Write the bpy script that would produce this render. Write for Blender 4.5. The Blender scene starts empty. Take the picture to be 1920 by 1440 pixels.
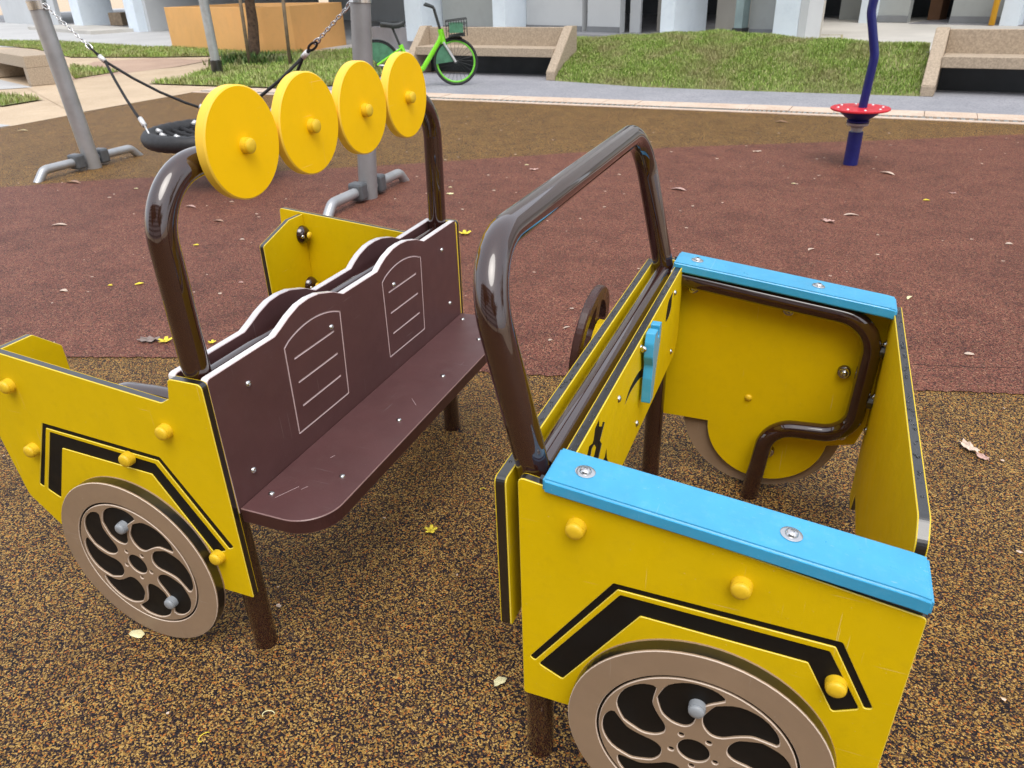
import bpy, bmesh, math, random
from math import sin, cos, pi, radians
from mathutils import Vector, Matrix
from mathutils.geometry import tessellate_polygon
random.seed(7)
S = bpy.context.scene

# ---------------------------------------------------------------- camera
PITCH, ROLL, YAW = .4961, -.0321, -.3933
fw = Vector((sin(YAW)*cos(PITCH), cos(YAW)*cos(PITCH), -sin(PITCH)))
rt = Vector((cos(YAW), -sin(YAW), 0))
up = rt.cross(fw)
r2 = rt*cos(ROLL) + up*sin(ROLL)
u2 = up*cos(ROLL) - rt*sin(ROLL)
cam_d = bpy.data.cameras.new('camera')
cam = bpy.data.objects.new('camera', cam_d)
S.collection.objects.link(cam)
M4 = Matrix((r2, u2, -fw)).transposed().to_4x4()
M4.translation = Vector((.3778, -.9649, 1.5))
cam.matrix_world = M4
cam_d.sensor_width = 36
cam_d.lens = 1410.5/1920*36
cam_d.clip_start = .05
cam_d.clip_end = 600
cam_d.dof.use_dof = True
cam_d.dof.focus_distance = 2.0
cam_d.dof.aperture_fstop = 9
S.camera = cam
# ---------------------------------------------------------------- light
SUN_AZ, SUN_EL = radians(150), radians(62)      # from +Y towards +X
w = bpy.data.worlds.new('World'); S.world = w; w.use_nodes = True
nt = w.node_tree; nt.nodes.clear()
sky = nt.nodes.new('ShaderNodeTexSky'); sky.sky_type = 'NISHITA'; sky.sun_disc = False
sky.sun_elevation = SUN_EL; sky.sun_rotation = SUN_AZ
sky.air_density = 1.0; sky.dust_density = 4.0; sky.ozone_density = 1.0
hs = nt.nodes.new('ShaderNodeHueSaturation'); hs.inputs['Saturation'].default_value = .5
bg = nt.nodes.new('ShaderNodeBackground'); bg.inputs['Strength'].default_value = .15
wo = nt.nodes.new('ShaderNodeOutputWorld')
mx = nt.nodes.new('ShaderNodeMix'); mx.data_type = 'RGBA'; mx.inputs[0].default_value = .5; mx.inputs[7].default_value = (7.0, 7.3, 7.9, 1)   # thin cloud veil
nt.links.new(sky.outputs[0], hs.inputs['Color']); nt.links.new(hs.outputs[0], mx.inputs[6]); nt.links.new(mx.outputs[2], bg.inputs[0]); nt.links.new(bg.outputs[0], wo.inputs[0])
sd = bpy.data.lights.new('sun', 'SUN'); sd.energy = 1.0; sd.angle = radians(38); sd.color = (1, .96, .9)
so = bpy.data.objects.new('sun', sd); S.collection.objects.link(so)
sdir = Vector((sin(SUN_AZ)*cos(SUN_EL), cos(SUN_AZ)*cos(SUN_EL), sin(SUN_EL)))
so.rotation_euler = sdir.to_track_quat('Z', 'Y').to_euler()
S.view_settings.view_transform = 'Standard'; S.view_settings.look = 'None'
S.view_settings.exposure = 0.68; S.view_settings.gamma = 1

# ---------------------------------------------------------------- materials
def nmat(name):
    m = bpy.data.materials.new(name); m.use_nodes = True
    t = m.node_tree; t.nodes.clear()
    o = t.nodes.new('ShaderNodeOutputMaterial'); b = t.nodes.new('ShaderNodeBsdfPrincipled')
    t.links.new(b.outputs[0], o.inputs[0])
    return m, t, b
def N(t, kind, **kw):
    n = t.nodes.new(kind)
    for k, v in kw.items():
        if k in n.inputs: n.inputs[k].default_value = v
        else: setattr(n, k, v)
    return n
def coords(t):
    return t.nodes.new('ShaderNodeTexCoord').outputs['Object']
def ramp(t, fac, stops, interp='LINEAR'):
    r = t.nodes.new('ShaderNodeValToRGB'); r.color_ramp.interpolation = interp
    e = r.color_ramp.elements
    while len(e) > 1: e.remove(e[-1])
    e[0].position = stops[0][0]; e[0].color = (*stops[0][1], 1)
    for p, c in stops[1:]:
        q = e.new(p); q.color = (*c, 1)
    t.links.new(fac, r.inputs[0]); return r.outputs[0]
def mixc(t, fac, a, b, mode='MIX'):
    m = t.nodes.new('ShaderNodeMix'); m.data_type = 'RGBA'; m.blend_type = mode
    for sock, v in ((m.inputs[0], fac), (m.inputs[6], a), (m.inputs[7], b)):
        if isinstance(v, (int, float)): sock.default_value = v
        elif isinstance(v, tuple): sock.default_value = (*v, 1)
        else: t.links.new(v, sock)
    return m.outputs[2]
def noise(t, co, scale, detail=3, rough=.5):
    n = N(t, 'ShaderNodeTexNoise', Scale=scale, Detail=detail, Roughness=rough)
    t.links.new(co, n.inputs['Vector']); return n.outputs[0]
def bump(t, b, h, strength, dist):
    n = N(t, 'ShaderNodeBump', Strength=strength, Distance=dist)
    t.links.new(h, n.inputs['Height']); t.links.new(n.outputs[0], b.inputs['Normal'])
def plain(name, col, rough=.5, var=.12, scale=6, metal=0, coat=0, bmp=0, bscale=300, spec=.5, dirt=0, dirtc=(.12, .08, .05), scuff=0):
    m, t, b = nmat(name); co = coords(t)
    d = tuple(c*(1-var) for c in col); l = tuple(min(1, c*(1+var)) for c in col)
    c = ramp(t, noise(t, co, scale, 4, .6), [(.35, d), (.65, l)])
    if dirt:
        f = ramp(t, noise(t, co, scale*3.3, 6, .7), [(.52, (0, 0, 0)), (.75, (dirt,)*3)])
        c = mixc(t, f, c, dirtc)
    if scuff:       # fine rubbed scratches in a few directions and soft handling marks
        for rot, sc in (((.3, .5, .9), (260, 260, 5)), ((1.1, .2, .4), (5, 300, 240)), ((.6, 1.3, .1), (240, 6, 240))):
            mp = N(t, 'ShaderNodeMapping'); mp.inputs['Rotation'].default_value = rot; mp.inputs['Scale'].default_value = sc
            t.links.new(co, mp.inputs['Vector'])
            f = ramp(t, noise(t, mp.outputs[0], 1.0, 2, .5), [(.735, (0, 0, 0)), (.765, (scuff,)*3)])
            c = mixc(t, f, c, tuple(min(1, x*.6+.35) for x in col))
        f = ramp(t, noise(t, co, 2.3, 5, .7), [(.50, (0, 0, 0)), (.80, (scuff*.55,)*3)])
        c = mixc(t, f, c, tuple(x*.55 for x in col))
    t.links.new(c, b.inputs['Base Color'])
    rr = ramp(t, noise(t, co, scale*2.1, 3), [(.3, (rough*.85,)*3), (.7, (min(1, rough*1.15),)*3)])
    t.links.new(rr, b.inputs['Roughness'])
    b.inputs['Metallic'].default_value = metal; b.inputs['Coat Weight'].default_value = coat
    b.inputs['Coat Roughness'].default_value = .02
    b.inputs['Specular IOR Level'].default_value = spec
    if bmp: bump(t, b, noise(t, co, bscale, 2), bmp, .001)
    return m
YEL = (.73, .50, .001)
m_yel = plain('yellow_board', YEL, .55, .02, 9, bmp=.25, bscale=420, dirt=.14, dirtc=(.42, .25, .015), spec=.18, scuff=.4)
m_yel_edge = plain('yellow_board_edge', (.85, .68, .10), .35, .05, 9)  # paler cut edge, with the chamfer highlight put into the colour
m_disc = plain('amber_board', (.97, .57, .001), .55, .015, 9, bmp=.15, bscale=600, dirt=.08, dirtc=(.6, .3, .01), spec=.15, scuff=.3)
m_disc_edge = plain('amber_board_edge', (.92, .58, .05), .4, .04, 9)
m_black = plain('black_core', (.006, .005, .0045), .34, .05, 8, coat=.35, spec=1.0)
m_blackedge = plain('engraved_black', (.0075, .006, .005), .62, .1, 8, spec=.25)
m_tan = plain('tan_board', (.31, .215, .14), .5, .05, 9, bmp=.2, bscale=500, dirt=.15, dirtc=(.18, .12, .08), scuff=.3)
m_tan_edge = plain('tan_board_edge', (.66, .54, .44), .4, .04, 9)  # lighter cut edge; bevel highlight included in the colour
m_brown = plain('brown_board', (.095, .042, .042), .40, .07, 9, bmp=.3, bscale=500, dirt=.14, dirtc=(.15, .10, .09), scuff=.25)
m_brown_edge = plain('brown_board_edge', (.52, .40, .40), .35, .06, 20)  # cut-edge tone with pinkish bevel highlights painted in, chamfers and grooves
m_pale_sheen = plain('pale_edge_sheen', (.74, .72, .72), .22, .06, 20)  # pale colour stands in for sky reflected off wet brown edges
m_brown_core = plain('brown_core', (.05, .018, .018), .35, .1, 20)
m_blue = plain('blue_board', (.045, .35, .60), .32, .05, 14, coat=.25, bmp=.2, bscale=400, dirt=.14, dirtc=(.3, .55, .7), scuff=.4)
m_tube = plain('brown_paint', (.030, .010, .007), .035, .08, 12, coat=1.0, spec=.6)
m_knob = plain('yellow_plastic', (.74, .48, .016), .45, .06, 30)
m_gknob = plain('grey_plastic', (.27, .29, .31), .4, .06, 30)
m_steel = plain('stainless_steel', (.62, .62, .62), .18, .05, 30, metal=1)
m_galv = plain('galvanised_steel', (.42, .43, .44), .36, .10, 5, metal=.5)
m_galv_d = plain('galvanised_dark', (.27, .27, .275), .38, .10, 5, metal=.3)  # darker copy of the galvanised tone, for the right swing pole
m_rubber = plain('black_rubber', (.018, .018, .020), .55, .25, 50, bmp=.5, bscale=120)
m_rope = plain('black_rope', (.010, .010, .012), .7, .3, 80, bmp=1, bscale=300)
m_alu = plain('white_ferrule', (.72, .72, .72), .3, .05, 20, metal=.3)
m_navy = plain('navy_paint', (.010, .014, .13), .4, .1, 10, coat=.15, spec=.35)
m_red = plain('red_disc', (.60, .02, .035), .4, .06, 10)
m_conc = plain('aggregate_concrete', (.40, .32, .235), .8, .2, 45, bmp=1, bscale=160, dirt=.45, dirtc=(.16, .13, .10))
m_apron = plain('concrete_apron', (.50, .48, .44), .75, .12, .5, bmp=.3, bscale=80, dirt=.3, dirtc=(.32, .30, .28))
m_wallw = plain('white_wall', (.52, .54, .55), .8, .04, .8, dirt=.3, dirtc=(.42, .44, .46))
m_wallg = plain('grey_wall', (.36, .38, .37), .8, .06, .8, dirt=.3, dirtc=(.22, .22, .21))
m_colb = plain('pale_blue_paint', (.68, .76, .83), .7, .04, 1.5, dirt=.25, dirtc=(.36, .44, .55))
m_wallg2 = plain('grey_skirting', (.20, .21, .22), .7, .1, 2)
m_dark = plain('dark_interior', (.05, .055, .06), .8, .3, 1)  # near-black colour stands in for shade in openings and under benches
m_floor = plain('dim_floor_tiles', (.26, .26, .28), .4, .2, 1)
m_beige = plain('beige_wall', (.55, .52, .46), .8, .05, 1)
m_orange = plain('orange_render', (.80, .44, .16), .8, .05, 1.2, dirt=.2, dirtc=(.5, .28, .12))
m_soil = plain('soil', (.06, .035, .02), .95, .4, 30, bmp=1, bscale=60)
m_bark = plain('bark', (.09, .055, .035), .95, .45, 14, bmp=1, bscale=30)
m_stake = plain('stake_wood', (.20, .15, .10), .8, .2, 8)
m_bgreen = plain('lime_paint', (.22, .72, .02), .3, .05, 10, coat=.4)
m_rimgreen = plain('green_rim', (.18, .62, .05), .4, .05, 10)
m_guard = plain('green_guard', (.07, .20, .12), .4, .2, 14)
m_silver = plain('silver_fork', (.6, .6, .6), .35, .05, 10, metal=.4)
m_bplast = plain('black_plastic', (.03, .035, .035), .5, .2, 20)
m_pipe = plain('yellow_pipe', (.75, .38, .01), .4, .05, 5)
m_box = plain('brown_carton', (.20, .10, .05), .8, .1, 3)

def granule(name, cols, scale, bstr, rough=.62, big=.3, stain=(.6, .6, .62)):
    m, t, b = nmat(name); co = coords(t)
    v = N(t, 'ShaderNodeTexVoronoi', Scale=scale, Randomness=1.0); v.feature = 'F1'; v.distance = 'EUCLIDEAN'
    wp = mixc(t, .004, co, N(t, 'ShaderNodeTexNoise', Scale=scale*.8).outputs[1], 'ADD')
    t.links.new(wp, v.inputs['Vector'])
    sep = t.nodes.new('ShaderNodeSeparateColor'); t.links.new(v.outputs['Color'], sep.inputs[0])
    c = ramp(t, sep.outputs[0], cols, 'CONSTANT')
    # granules cluster: medium clumps shift the mix a little
    n2 = noise(t, co, scale*.16, 3, .7)
    c = mixc(t, ramp(t, n2, [(.30, (.5,)*3), (.5, (0, 0, 0))]), c, (.03, .022, .026))
    n4 = noise(t, co, 4.5, 5, .65)
    c = mixc(t, ramp(t, n4, [(.36, (.42,)*3), (.55, (0, 0, 0))]), c, mixc(t, 1.0, c, (.45, .42, .45), 'MULTIPLY'))
    n3 = noise(t, co, .9, 4, .6)
    c = mixc(t, ramp(t, n3, [(.42, (0, 0, 0)), (.72, (big,)*3)]), c, mixc(t, 1.0, c, stain, 'MULTIPLY'))
    t.links.new(c, b.inputs['Base Color'])
    b.inputs['Roughness'].default_value = rough
    b.inputs['Specular IOR Level'].default_value = .22
    bump(t, b, v.outputs['Distance'], bstr, .003)
    b.inputs['Normal'].links[0].from_node.invert = True
    return m
m_rtan = granule('rubber_tan', [(0, (.009, .006, .010)), (.36, (.045, .022, .016)), (.46, (.14, .070, .022)), (.60, (.36, .20, .045)),
                                (.78, (.52, .33, .10)), (.90, (.10, .048, .035)), (.95, (.50, .17, .03))], 280, .9)
m_rred = granule('rubber_red', [(0, (.025, .010, .008)), (.20, (.125, .040, .028)), (.40, (.205, .068, .046)), (.66, (.28, .110, .072)), (.86, (.17, .085, .04)), (.94, (.42, .23, .14))], 250, .7, big=.4)

m_soil_dark = plain('joint_dirt', (.04, .018, .014), .9, .3, 30)
def ground_mat(name, c1, c2, scale, c3, fine=120, rough=.85):
    m, t, b = nmat(name); co = coords(t)
    c = ramp(t, noise(t, co, scale, 5, .65), [(.3, c1), (.7, c2)])
    v = N(t, 'ShaderNodeTexVoronoi', Scale=fine); t.links.new(co, v.inputs['Vector'])
    s = t.nodes.new('ShaderNodeSeparateColor'); t.links.new(v.outputs['Color'], s.inputs[0])
    c = mixc(t, ramp(t, s.outputs[0], [(.6, (0, 0, 0)), (.9, (.6,)*3)]), c, c3)
    t.links.new(c, b.inputs['Base Color']); b.inputs['Roughness'].default_value = rough
    bump(t, b, v.outputs['Distance'], .5, .002)
    return m
m_paving = ground_mat('sandy_paving', (.42, .31, .20), (.56, .43, .29), 1.2, (.62, .52, .4))
m_pink = ground_mat('pinkish_paving', (.34, .22, .16), (.46, .32, .23), .9, (.55, .42, .33))
m_aggr = ground_mat('grey_aggregate', (.25, .255, .28), (.34, .34, .365), 1.0, (.17, .17, .19), 60)
m_lightc = ground_mat('light_concrete', (.42, .42, .42), (.52, .52, .515), .5, (.38, .38, .38), 40)
m_tiles = ground_mat('edging_stone', (.50, .36, .26), (.64, .52, .42), 2.2, (.68, .58, .50), 90)
m_earth = ground_mat('turf_soil', (.14, .19, .04), (.24, .23, .09), 3, (.18, .12, .07), 60)
m_earth2 = ground_mat('bank_soil', (.13, .19, .04), (.27, .25, .11), 2.2, (.2, .15, .09), 60)

def blade_mat(name, cols):
    m, t, b = nmat(name)
    a = t.nodes.new('ShaderNodeAttribute'); a.attribute_name = 'tint'
    c = ramp(t, a.outputs['Fac'], cols)
    co = coords(t)
    c = mixc(t, ramp(t, noise(t, co, 1.6, 4, .6), [(.44, (0, 0, 0)), (.66, (.75,)*3)]), c, (.34, .29, .15))
    t.links.new(c, b.inputs['Base Color']); b.inputs['Roughness'].default_value = .55
    b.inputs['Specular IOR Level'].default_value = .3
    b.inputs['Transmission Weight'].default_value = 0
    return m
m_grass = blade_mat('grass_blades', [(0, (.14, .22, .04)), (.5, (.26, .38, .07)), (.8, (.38, .50, .12)), (1, (.52, .47, .25))])
m_leafg = blade_mat('tree_leaves', [(0, (.03, .07, .015)), (.6, (.06, .13, .025)), (1, (.11, .19, .04))])
def leaf_mat(name, c, var=.25, rough=.6):
    return plain(name, c, rough, var, 60, dirt=.3, dirtc=tuple(x*.5 for x in c))
m_lpale = leaf_mat('dry_leaf_pale', (.62, .48, .38))
m_lpink = leaf_mat('dry_leaf_pink', (.52, .33, .28))
m_lgrey = leaf_mat('dry_leaf_grey', (.22, .17, .15))
m_lyel = leaf_mat('yellow_petal', (.85, .68, .05), .15)
m_lcream = leaf_mat('cream_petal', (.80, .74, .42), .12)
m_lbrown = leaf_mat('dry_leaf_brown', (.34, .20, .14))
mw, t_, b_ = nmat('water'); b_.inputs['Base Color'].default_value = (.9, .93, .95, 1); b_.inputs['Roughness'].default_value = .02
b_.inputs['Transmission Weight'].default_value = 1; b_.inputs['IOR'].default_value = 1.33
m_water = mw

# ---------------------------------------------------------------- helpers
def link(name, bm, mats, parent=None, smooth=False, recalc=True, angle=None):
    if recalc: bmesh.ops.recalc_face_normals(bm, faces=bm.faces[:])
    me = bpy.data.meshes.new(name); bm.to_mesh(me); bm.free()
    for m in (mats if isinstance(mats, (list, tuple)) else [mats]): me.materials.append(m)
    o = bpy.data.objects.new(name, me); S.collection.objects.link(o)
    if parent: o.parent = parent
    if smooth:
        me.polygons.foreach_set('use_smooth', [True]*len(me.polygons))
        if angle: me.set_sharp_from_angle(angle=radians(angle))
    return o
def tag(o, label=None, cat=None, group=None, kind=None):
    if label: o['label'] = label
    if cat: o['category'] = cat
    if group: o['group'] = group
    if kind: o['kind'] = kind
    return o
def empty(name, loc=(0, 0, 0), **k):
    o = bpy.data.objects.new(name, None); S.collection.objects.link(o)
    o.location = loc; o.empty_display_size = .1
    return tag(o, **k)
def rel(bm, o):      # mesh built in world space, put under an empty standing at o.location
    bmesh.ops.translate(bm, vec=-Vector(o.location), verts=bm.verts[:]); return bm
def fillet(pts, rads, n=9):
    pts = [Vector(p) for p in pts]; out = [pts[0]]
    for i in range(1, len(pts)-1):
        p, a, b = pts[i], pts[i-1], pts[i+1]; r = rads[i-1] if isinstance(rads, (list, tuple)) else rads
        d1 = (a-p).normalized(); d2 = (b-p).normalized(); ang = d1.angle(d2)
        if r <= 0 or ang > 3.10: out.append(p); continue
        L = min(r/math.tan(ang/2), (a-p).length*.49, (b-p).length*.49); r = L*math.tan(ang/2)
        c = p + (d1+d2).normalized()*(r/sin(ang/2))
        s, e = p+d1*L-c, p+d2*L-c; tot = s.angle(e); ax = s.cross(e).normalized()
        for k in range(n+1): out.append(c + Matrix.Rotation(tot*k/n, 3, ax) @ s)
    out.append(pts[-1]); return out
def tube(bm, pts, r, seg=24, mi=0, cap=True):
    pts = [Vector(p) for p in pts]; rr = r if isinstance(r, (list, tuple)) else [r]*len(pts)
    T = []
    for i in range(len(pts)):
        a = pts[max(0, i-1)]; b = pts[min(len(pts)-1, i+1)]; T.append((b-a).normalized())
    n = T[0].orthogonal().normalized(); rings = []
    for i, p in enumerate(pts):
        if i: n = (T[i-1].rotation_difference(T[i]) @ n); n = (n-T[i]*n.dot(T[i])).normalized()
        b = T[i].cross(n)
        rings.append([bm.verts.new(p+(n*cos(2*pi*k/seg)+b*sin(2*pi*k/seg))*rr[i]) for k in range(seg)])
    for a, b in zip(rings, rings[1:]):
        for k in range(seg):
            f = bm.faces.new((a[k], a[(k+1) % seg], b[(k+1) % seg], b[k])); f.material_index = mi
    if cap:
        for ring in (rings[0], rings[-1]):
            f = bm.faces.new(ring); f.material_index = mi
def box(bm, a, b, mi=0, M=None):
    vs = []
    for x in (a[0], b[0]):
        for y in (a[1], b[1]):
            for z in (a[2], b[2]):
                p = Vector((x, y, z)); vs.append(bm.verts.new(M @ p if M else p))
    for q in ((0, 1, 3, 2), (4, 6, 7, 5), (0, 4, 5, 1), (2, 3, 7, 6), (0, 2, 6, 4), (1, 5, 7, 3)):
        f = bm.faces.new([vs[i] for i in q]); f.material_index = mi
def bbox(bm, a, b, bev=.004, M=None, mi=0):
    t = bmesh.new(); box(t, a, b, mi)
    bmesh.ops.recalc_face_normals(t, faces=t.faces[:])
    bmesh.ops.bevel(t, geom=t.edges[:], offset=bev, segments=2, affect='EDGES', profile=.5)
    for f in t.faces: f.material_index = mi
    if M: bmesh.ops.transform(t, matrix=M, verts=t.verts[:])
    me = bpy.data.meshes.new('tmp'); t.to_mesh(me); t.free(); bm.from_mesh(me); bpy.data.meshes.remove(me)
def lathe(bm, o, ax, prof, seg=24, mi=0):
    """prof = [(dist along ax, radius)]; closes at radius 0"""
    o = Vector(o); ax = Vector(ax).normalized(); n = ax.orthogonal().normalized(); b = ax.cross(n); prev = None
    for d, r in prof:
        if r < 1e-6: ring = [bm.verts.new(o+ax*d)]
        else: ring = [bm.verts.new(o+ax*d+(n*cos(2*pi*k/seg)+b*sin(2*pi*k/seg))*r) for k in range(seg)]
        if prev:
            for k in range(seg):
                a1, a2 = prev[k % len(prev)], prev[(k+1) % len(prev)]; b1, b2 = ring[k % len(ring)], ring[(k+1) % len(ring)]
                vs = []
                for v in (a1, a2, b2, b1):
                    if v not in vs: vs.append(v)
                if len(vs) > 2: bm.faces.new(vs).material_index = mi
        prev = ring
def rpoly(pts, rads, n=6):
    P = [Vector((p[0], p[1], 0)) for p in pts]; m = len(P); out = []
    if not isinstance(rads, (list, tuple)): rads = [rads]*m
    for i in range(m):
        p, a, b, r = P[i], P[i-1], P[(i+1) % m], rads[i]
        d1 = (a-p).normalized(); d2 = (b-p).normalized(); ang = d1.angle(d2)
        if r <= 0 or ang > 3.1: out.append((p.x, p.y)); continue
        L = min(r/math.tan(ang/2), (a-p).length*.48, (b-p).length*.48); r = L*math.tan(ang/2)
        c = p+(d1+d2).normalized()*(r/sin(ang/2)); s, e = p+d1*L-c, p+d2*L-c
        a0 = math.atan2(s.y, s.x); a1 = math.atan2(e.y, e.x); da = (a1-a0+pi) % (2*pi)-pi
        for k in range(n+1): out.append((c.x+r*cos(a0+da*k/n), c.y+r*sin(a0+da*k/n)))
    return out
def area2(L): return sum(L[i-1][0]*L[i][1]-L[i][0]*L[i-1][1] for i in range(len(L)))
def inset(L, d):
    """positive d shrinks the loop"""
    s = 1 if area2(L) > 0 else -1; m = len(L); out = []
    for i in range(m):
        a, p, b = Vector(L[i-1]), Vector(L[i]), Vector(L[(i+1) % m])
        e1 = p-a; e2 = b-p
        if e1.length < 1e-7 or e2.length < 1e-7: out.append(tuple(p)); continue
        e1.normalize(); e2.normalize()
        n1 = Vector((-e1.y, e1.x))*s; n2 = Vector((-e2.y, e2.x))*s
        q = n1+n2
        if q.length < 1e-5: out.append(tuple(p+n1*d)); continue
        q.normalize(); k = max(.4, q.dot(n1)); q = p+q*(d/k); out.append((q.x, q.y))
    return out
def fillloops(bm, rings, mi):
    loops = [[v.co for v in r] for r in rings]; flat = [v for r in rings for v in r]
    for t in tessellate_polygon(loops):
        try: f = bm.faces.new([flat[i] for i in t]); f.material_index = mi
        except ValueError: pass
def bridge(bm, A, B, mi):
    n = len(A)
    for k in range(n):
        try: bm.faces.new((A[k], A[(k+1) % n], B[(k+1) % n], B[k])).material_index = mi
        except ValueError: pass
def panel(bm, outline, fmap, t, holes=(), backholes=(), c=.0011, skin=.0022, mi=(0, 1, 2), floor=3, hc=None, hd=None, wall=None):
    """layered board: fmap(a,b,depth)->xyz; mi=(face, chamfer, core); holes are engraved to depth skin and show the core"""
    F, E, K = mi
    R = lambda L, d: [bm.verts.new(fmap(a, b, d)) for a, b in L]
    o0 = R(inset(outline, c), 0); o1 = R(outline, c); o2 = R(outline, skin); o3 = R(outline, t-skin); o4 = R(outline, t-c); o5 = R(inset(outline, c), t)
    bridge(bm, o0, o1, E); bridge(bm, o1, o2, F); bridge(bm, o2, o3, K); bridge(bm, o3, o4, F); bridge(bm, o4, o5, E)
    for hs_, side, oo in ((holes, 0, o0), (backholes, 1, o5)):
        rings = [oo]
        for h in hs_:
            z = (lambda d: d) if side == 0 else (lambda d: t-d)
            hc_ = hc or c; h0 = R(inset(h, -hc_), z(0)); h1 = R(h, z(hc_)); h2 = R(h, z(hd or skin))
            rings.append(h0); bridge(bm, h0, h1, E if wall is None else wall); bridge(bm, h1, h2, F if wall is None else wall); fillloops(bm, [h2], floor)
        fillloops(bm, rings, F)
def knob_bm(o, ax, r=.0168, h=.023, ring=True):
    bm = bmesh.new()
    lathe(bm, o, ax, [(0, r*1.02), (h*.58, r), (h*.60, r*.91), (h*.66, r*.90), (h*.68, r*.95), (h*.80, r*.92), (h*.92, r*.76), (h*.985, r*.42), (h, 0)], 28)
    return bm
def bolt_bm(o, ax, r=.009, washer=False, big=False):
    bm = bmesh.new(); h = r*.62
    if washer: lathe(bm, o, ax, [(0, r*1.65), (.0012, r*1.65), (.002, r*1.5), (.002, r)], 28)
    b0 = .002 if washer else 0
    lathe(bm, o, ax, [(b0, r), (b0+h*.45, r*.93), (b0+h*.8, r*.72), (b0+h, r*.45), (b0+h, r*.36), (b0+h*.45, r*.34), (b0+h*.45, 0)], 20)
    return bm
def catmull(L, n=6):
    out = []; m = len(L)
    for i in range(m):
        p0, p1, p2, p3 = (Vector(L[(i+j-1) % m]) for j in range(4))
        for k in range(n):
            t = k/n
            q = .5*((2*p1)+(p2-p0)*t+(2*p0-5*p1+4*p2-p3)*t*t+(3*p1-p0-3*p2+p3)*t**3); out.append((q.x, q.y))
    return out

# ---------------------------------------------------------------- setting: ground sheets
def sheet(name, poly, z, mat, kind='structure', parent=None):
    bm = bmesh.new(); vs = [bm.verts.new((x, y, z)) for x, y in poly]
    for t in tessellate_polygon([[v.co for v in vs]]):
        f = bm.faces.new([vs[i] for i in t])
        if f.normal.z < 0: pass
    bm.normal_update()
    for f in bm.faces:
        if f.normal.z < 0: f.normal_flip()
    return tag(link(name, bm, mat, parent, recalc=False), kind=kind)
sheet('ground', [(-160, -120), (160, -120), (160, 160), (-160, 160)], -.012, m_paving)
def spline(pts, n=6):
    out = []
    for i in range(len(pts)-1):
        p0 = Vector(pts[max(0, i-1)]); p1 = Vector(pts[i]); p2 = Vector(pts[i+1]); p3 = Vector(pts[min(len(pts)-1, i+2)])
        for k in range(n):
            t = k/n; q = .5*((2*p1)+(p2-p0)*t+(2*p0-5*p1+4*p2-p3)*t*t+(3*p1-p0-3*p2+p3)*t**3); out.append((q.x, q.y))
    out.append(tuple(pts[-1])); return out
EDGE = [(-9.26, 9.12), (-7.49, 9.10), (-4.96, 9.07), (-1.83, 8.86), (-.53, 8.77), (2.18, 8.55), (6, 8.15), (9, 7.8)]
edge = spline(EDGE)
sheet('rubber_floor', edge+[(9, -9), (-9.35, -9), (-9.33, 5.84)], 0, m_rtan)
REDTOP = [(-9.33, 1.9), (-7.6, 2.75), (-6.28, 3.51), (-5.5, 4.02), (-3.45, 5.10), (-1.27, 6.41), (1.11, 7.45), (2.3, 8.0), (3.6, 8.2), (5.4, 7.6), (6.4, 5.6)]
REDBOT = [(6.2, 3.9), (4.0, 2.95), (2.4, 2.42), (1.27, 2.16), (0, 1.84), (-1.32, 1.54), (-2.44, 1.27), (-3.9, .7), (-5.6, -.4), (-7.2, -1.6), (-9.33, -2.4)]
def rough_edge(L):
    return [(x+random.uniform(-.007, .007), y+random.uniform(-.007, .007)) for x, y in L]
sheet('rubber_floor_band', rough_edge(spline(REDTOP, 70))+rough_edge(spline(REDBOT, 90)), .004, m_rred)
bm = bmesh.new()                                   # cold joint between two pours
sm = rough_edge(spline([(.80, 2.28), (1.15, 2.36), (1.6, 2.50), (2.3, 2.62)], 25))
L1 = [bm.verts.new((x, y, .0052)) for x, y in sm]; L2 = [bm.verts.new((x, y+.004, .0052)) for x, y in sm]
for k in range(len(sm)-1): bm.faces.new((L1[k], L1[k+1], L2[k+1], L2[k]))
tag(link('rubber_floor_joint', bm, m_soil_dark), kind='structure')
def offs(L, d):
    out = []
    for i, p in enumerate(L):
        a = Vector(L[max(0, i-1)]); b = Vector(L[min(len(L)-1, i+1)]); t = (b-a).normalized(); out.append((p[0]-t.y*d, p[1]+t.x*d))
    return out
def strip(name, L, d0, d1, z, mat, z0=-.01):
    A, B = offs(L, d0), offs(L, d1); bm = bmesh.new()
    rows = [[bm.verts.new((x, y, zz)) for x, y in Q] for Q, zz in ((A, z0), (A, z), (B, z), (B, z0))]
    for r, s in zip(rows, rows[1:]):
        for k in range(len(r)-1): bm.faces.new((r[k], r[k+1], s[k+1], s[k]))
    return tag(link(name, bm, mat), kind='structure')
strip('pavement_kerb', edge, .002, .10, .008, m_tiles)
strip('drain_channel', edge, .102, .215, -.006, m_black)
# grate bars over the channel
gA = offs(spline(EDGE, 40), .10); gB = offs(spline(EDGE, 40), .212)
bm = bmesh.new(); acc = 0
for k in range(1, len(gA)):
    a0, a1 = Vector(gA[k-1]), Vector(gA[k]); b0, b1 = Vector(gB[k-1]), Vector(gB[k]); L = (a1-a0).length; s0 = acc
    if not (-9.2 < a0.x < 4): continue
    n = max(1, round(L/.062))
    for q in range(n):
        f0, f1 = (q+.0)/n, (q+.5)/n
        c = [a0.lerp(a1, f0), a0.lerp(a1, f1), b0.lerp(b1, f1), b0.lerp(b1, f0)]
        lo = [bm.verts.new((p.x, p.y, -.004)) for p in c]; hi = [bm.verts.new((p.x, p.y, .007)) for p in c]
        bm.faces.new(hi); bridge(bm, lo, hi, 0)
tag(link('drain_grating', bm, plain('grate_steel', (.36, .38, .38), .4, .2, 9, metal=.5)), 'long slotted metal grating along the edge of the play floor', 'drain grating')
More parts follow.
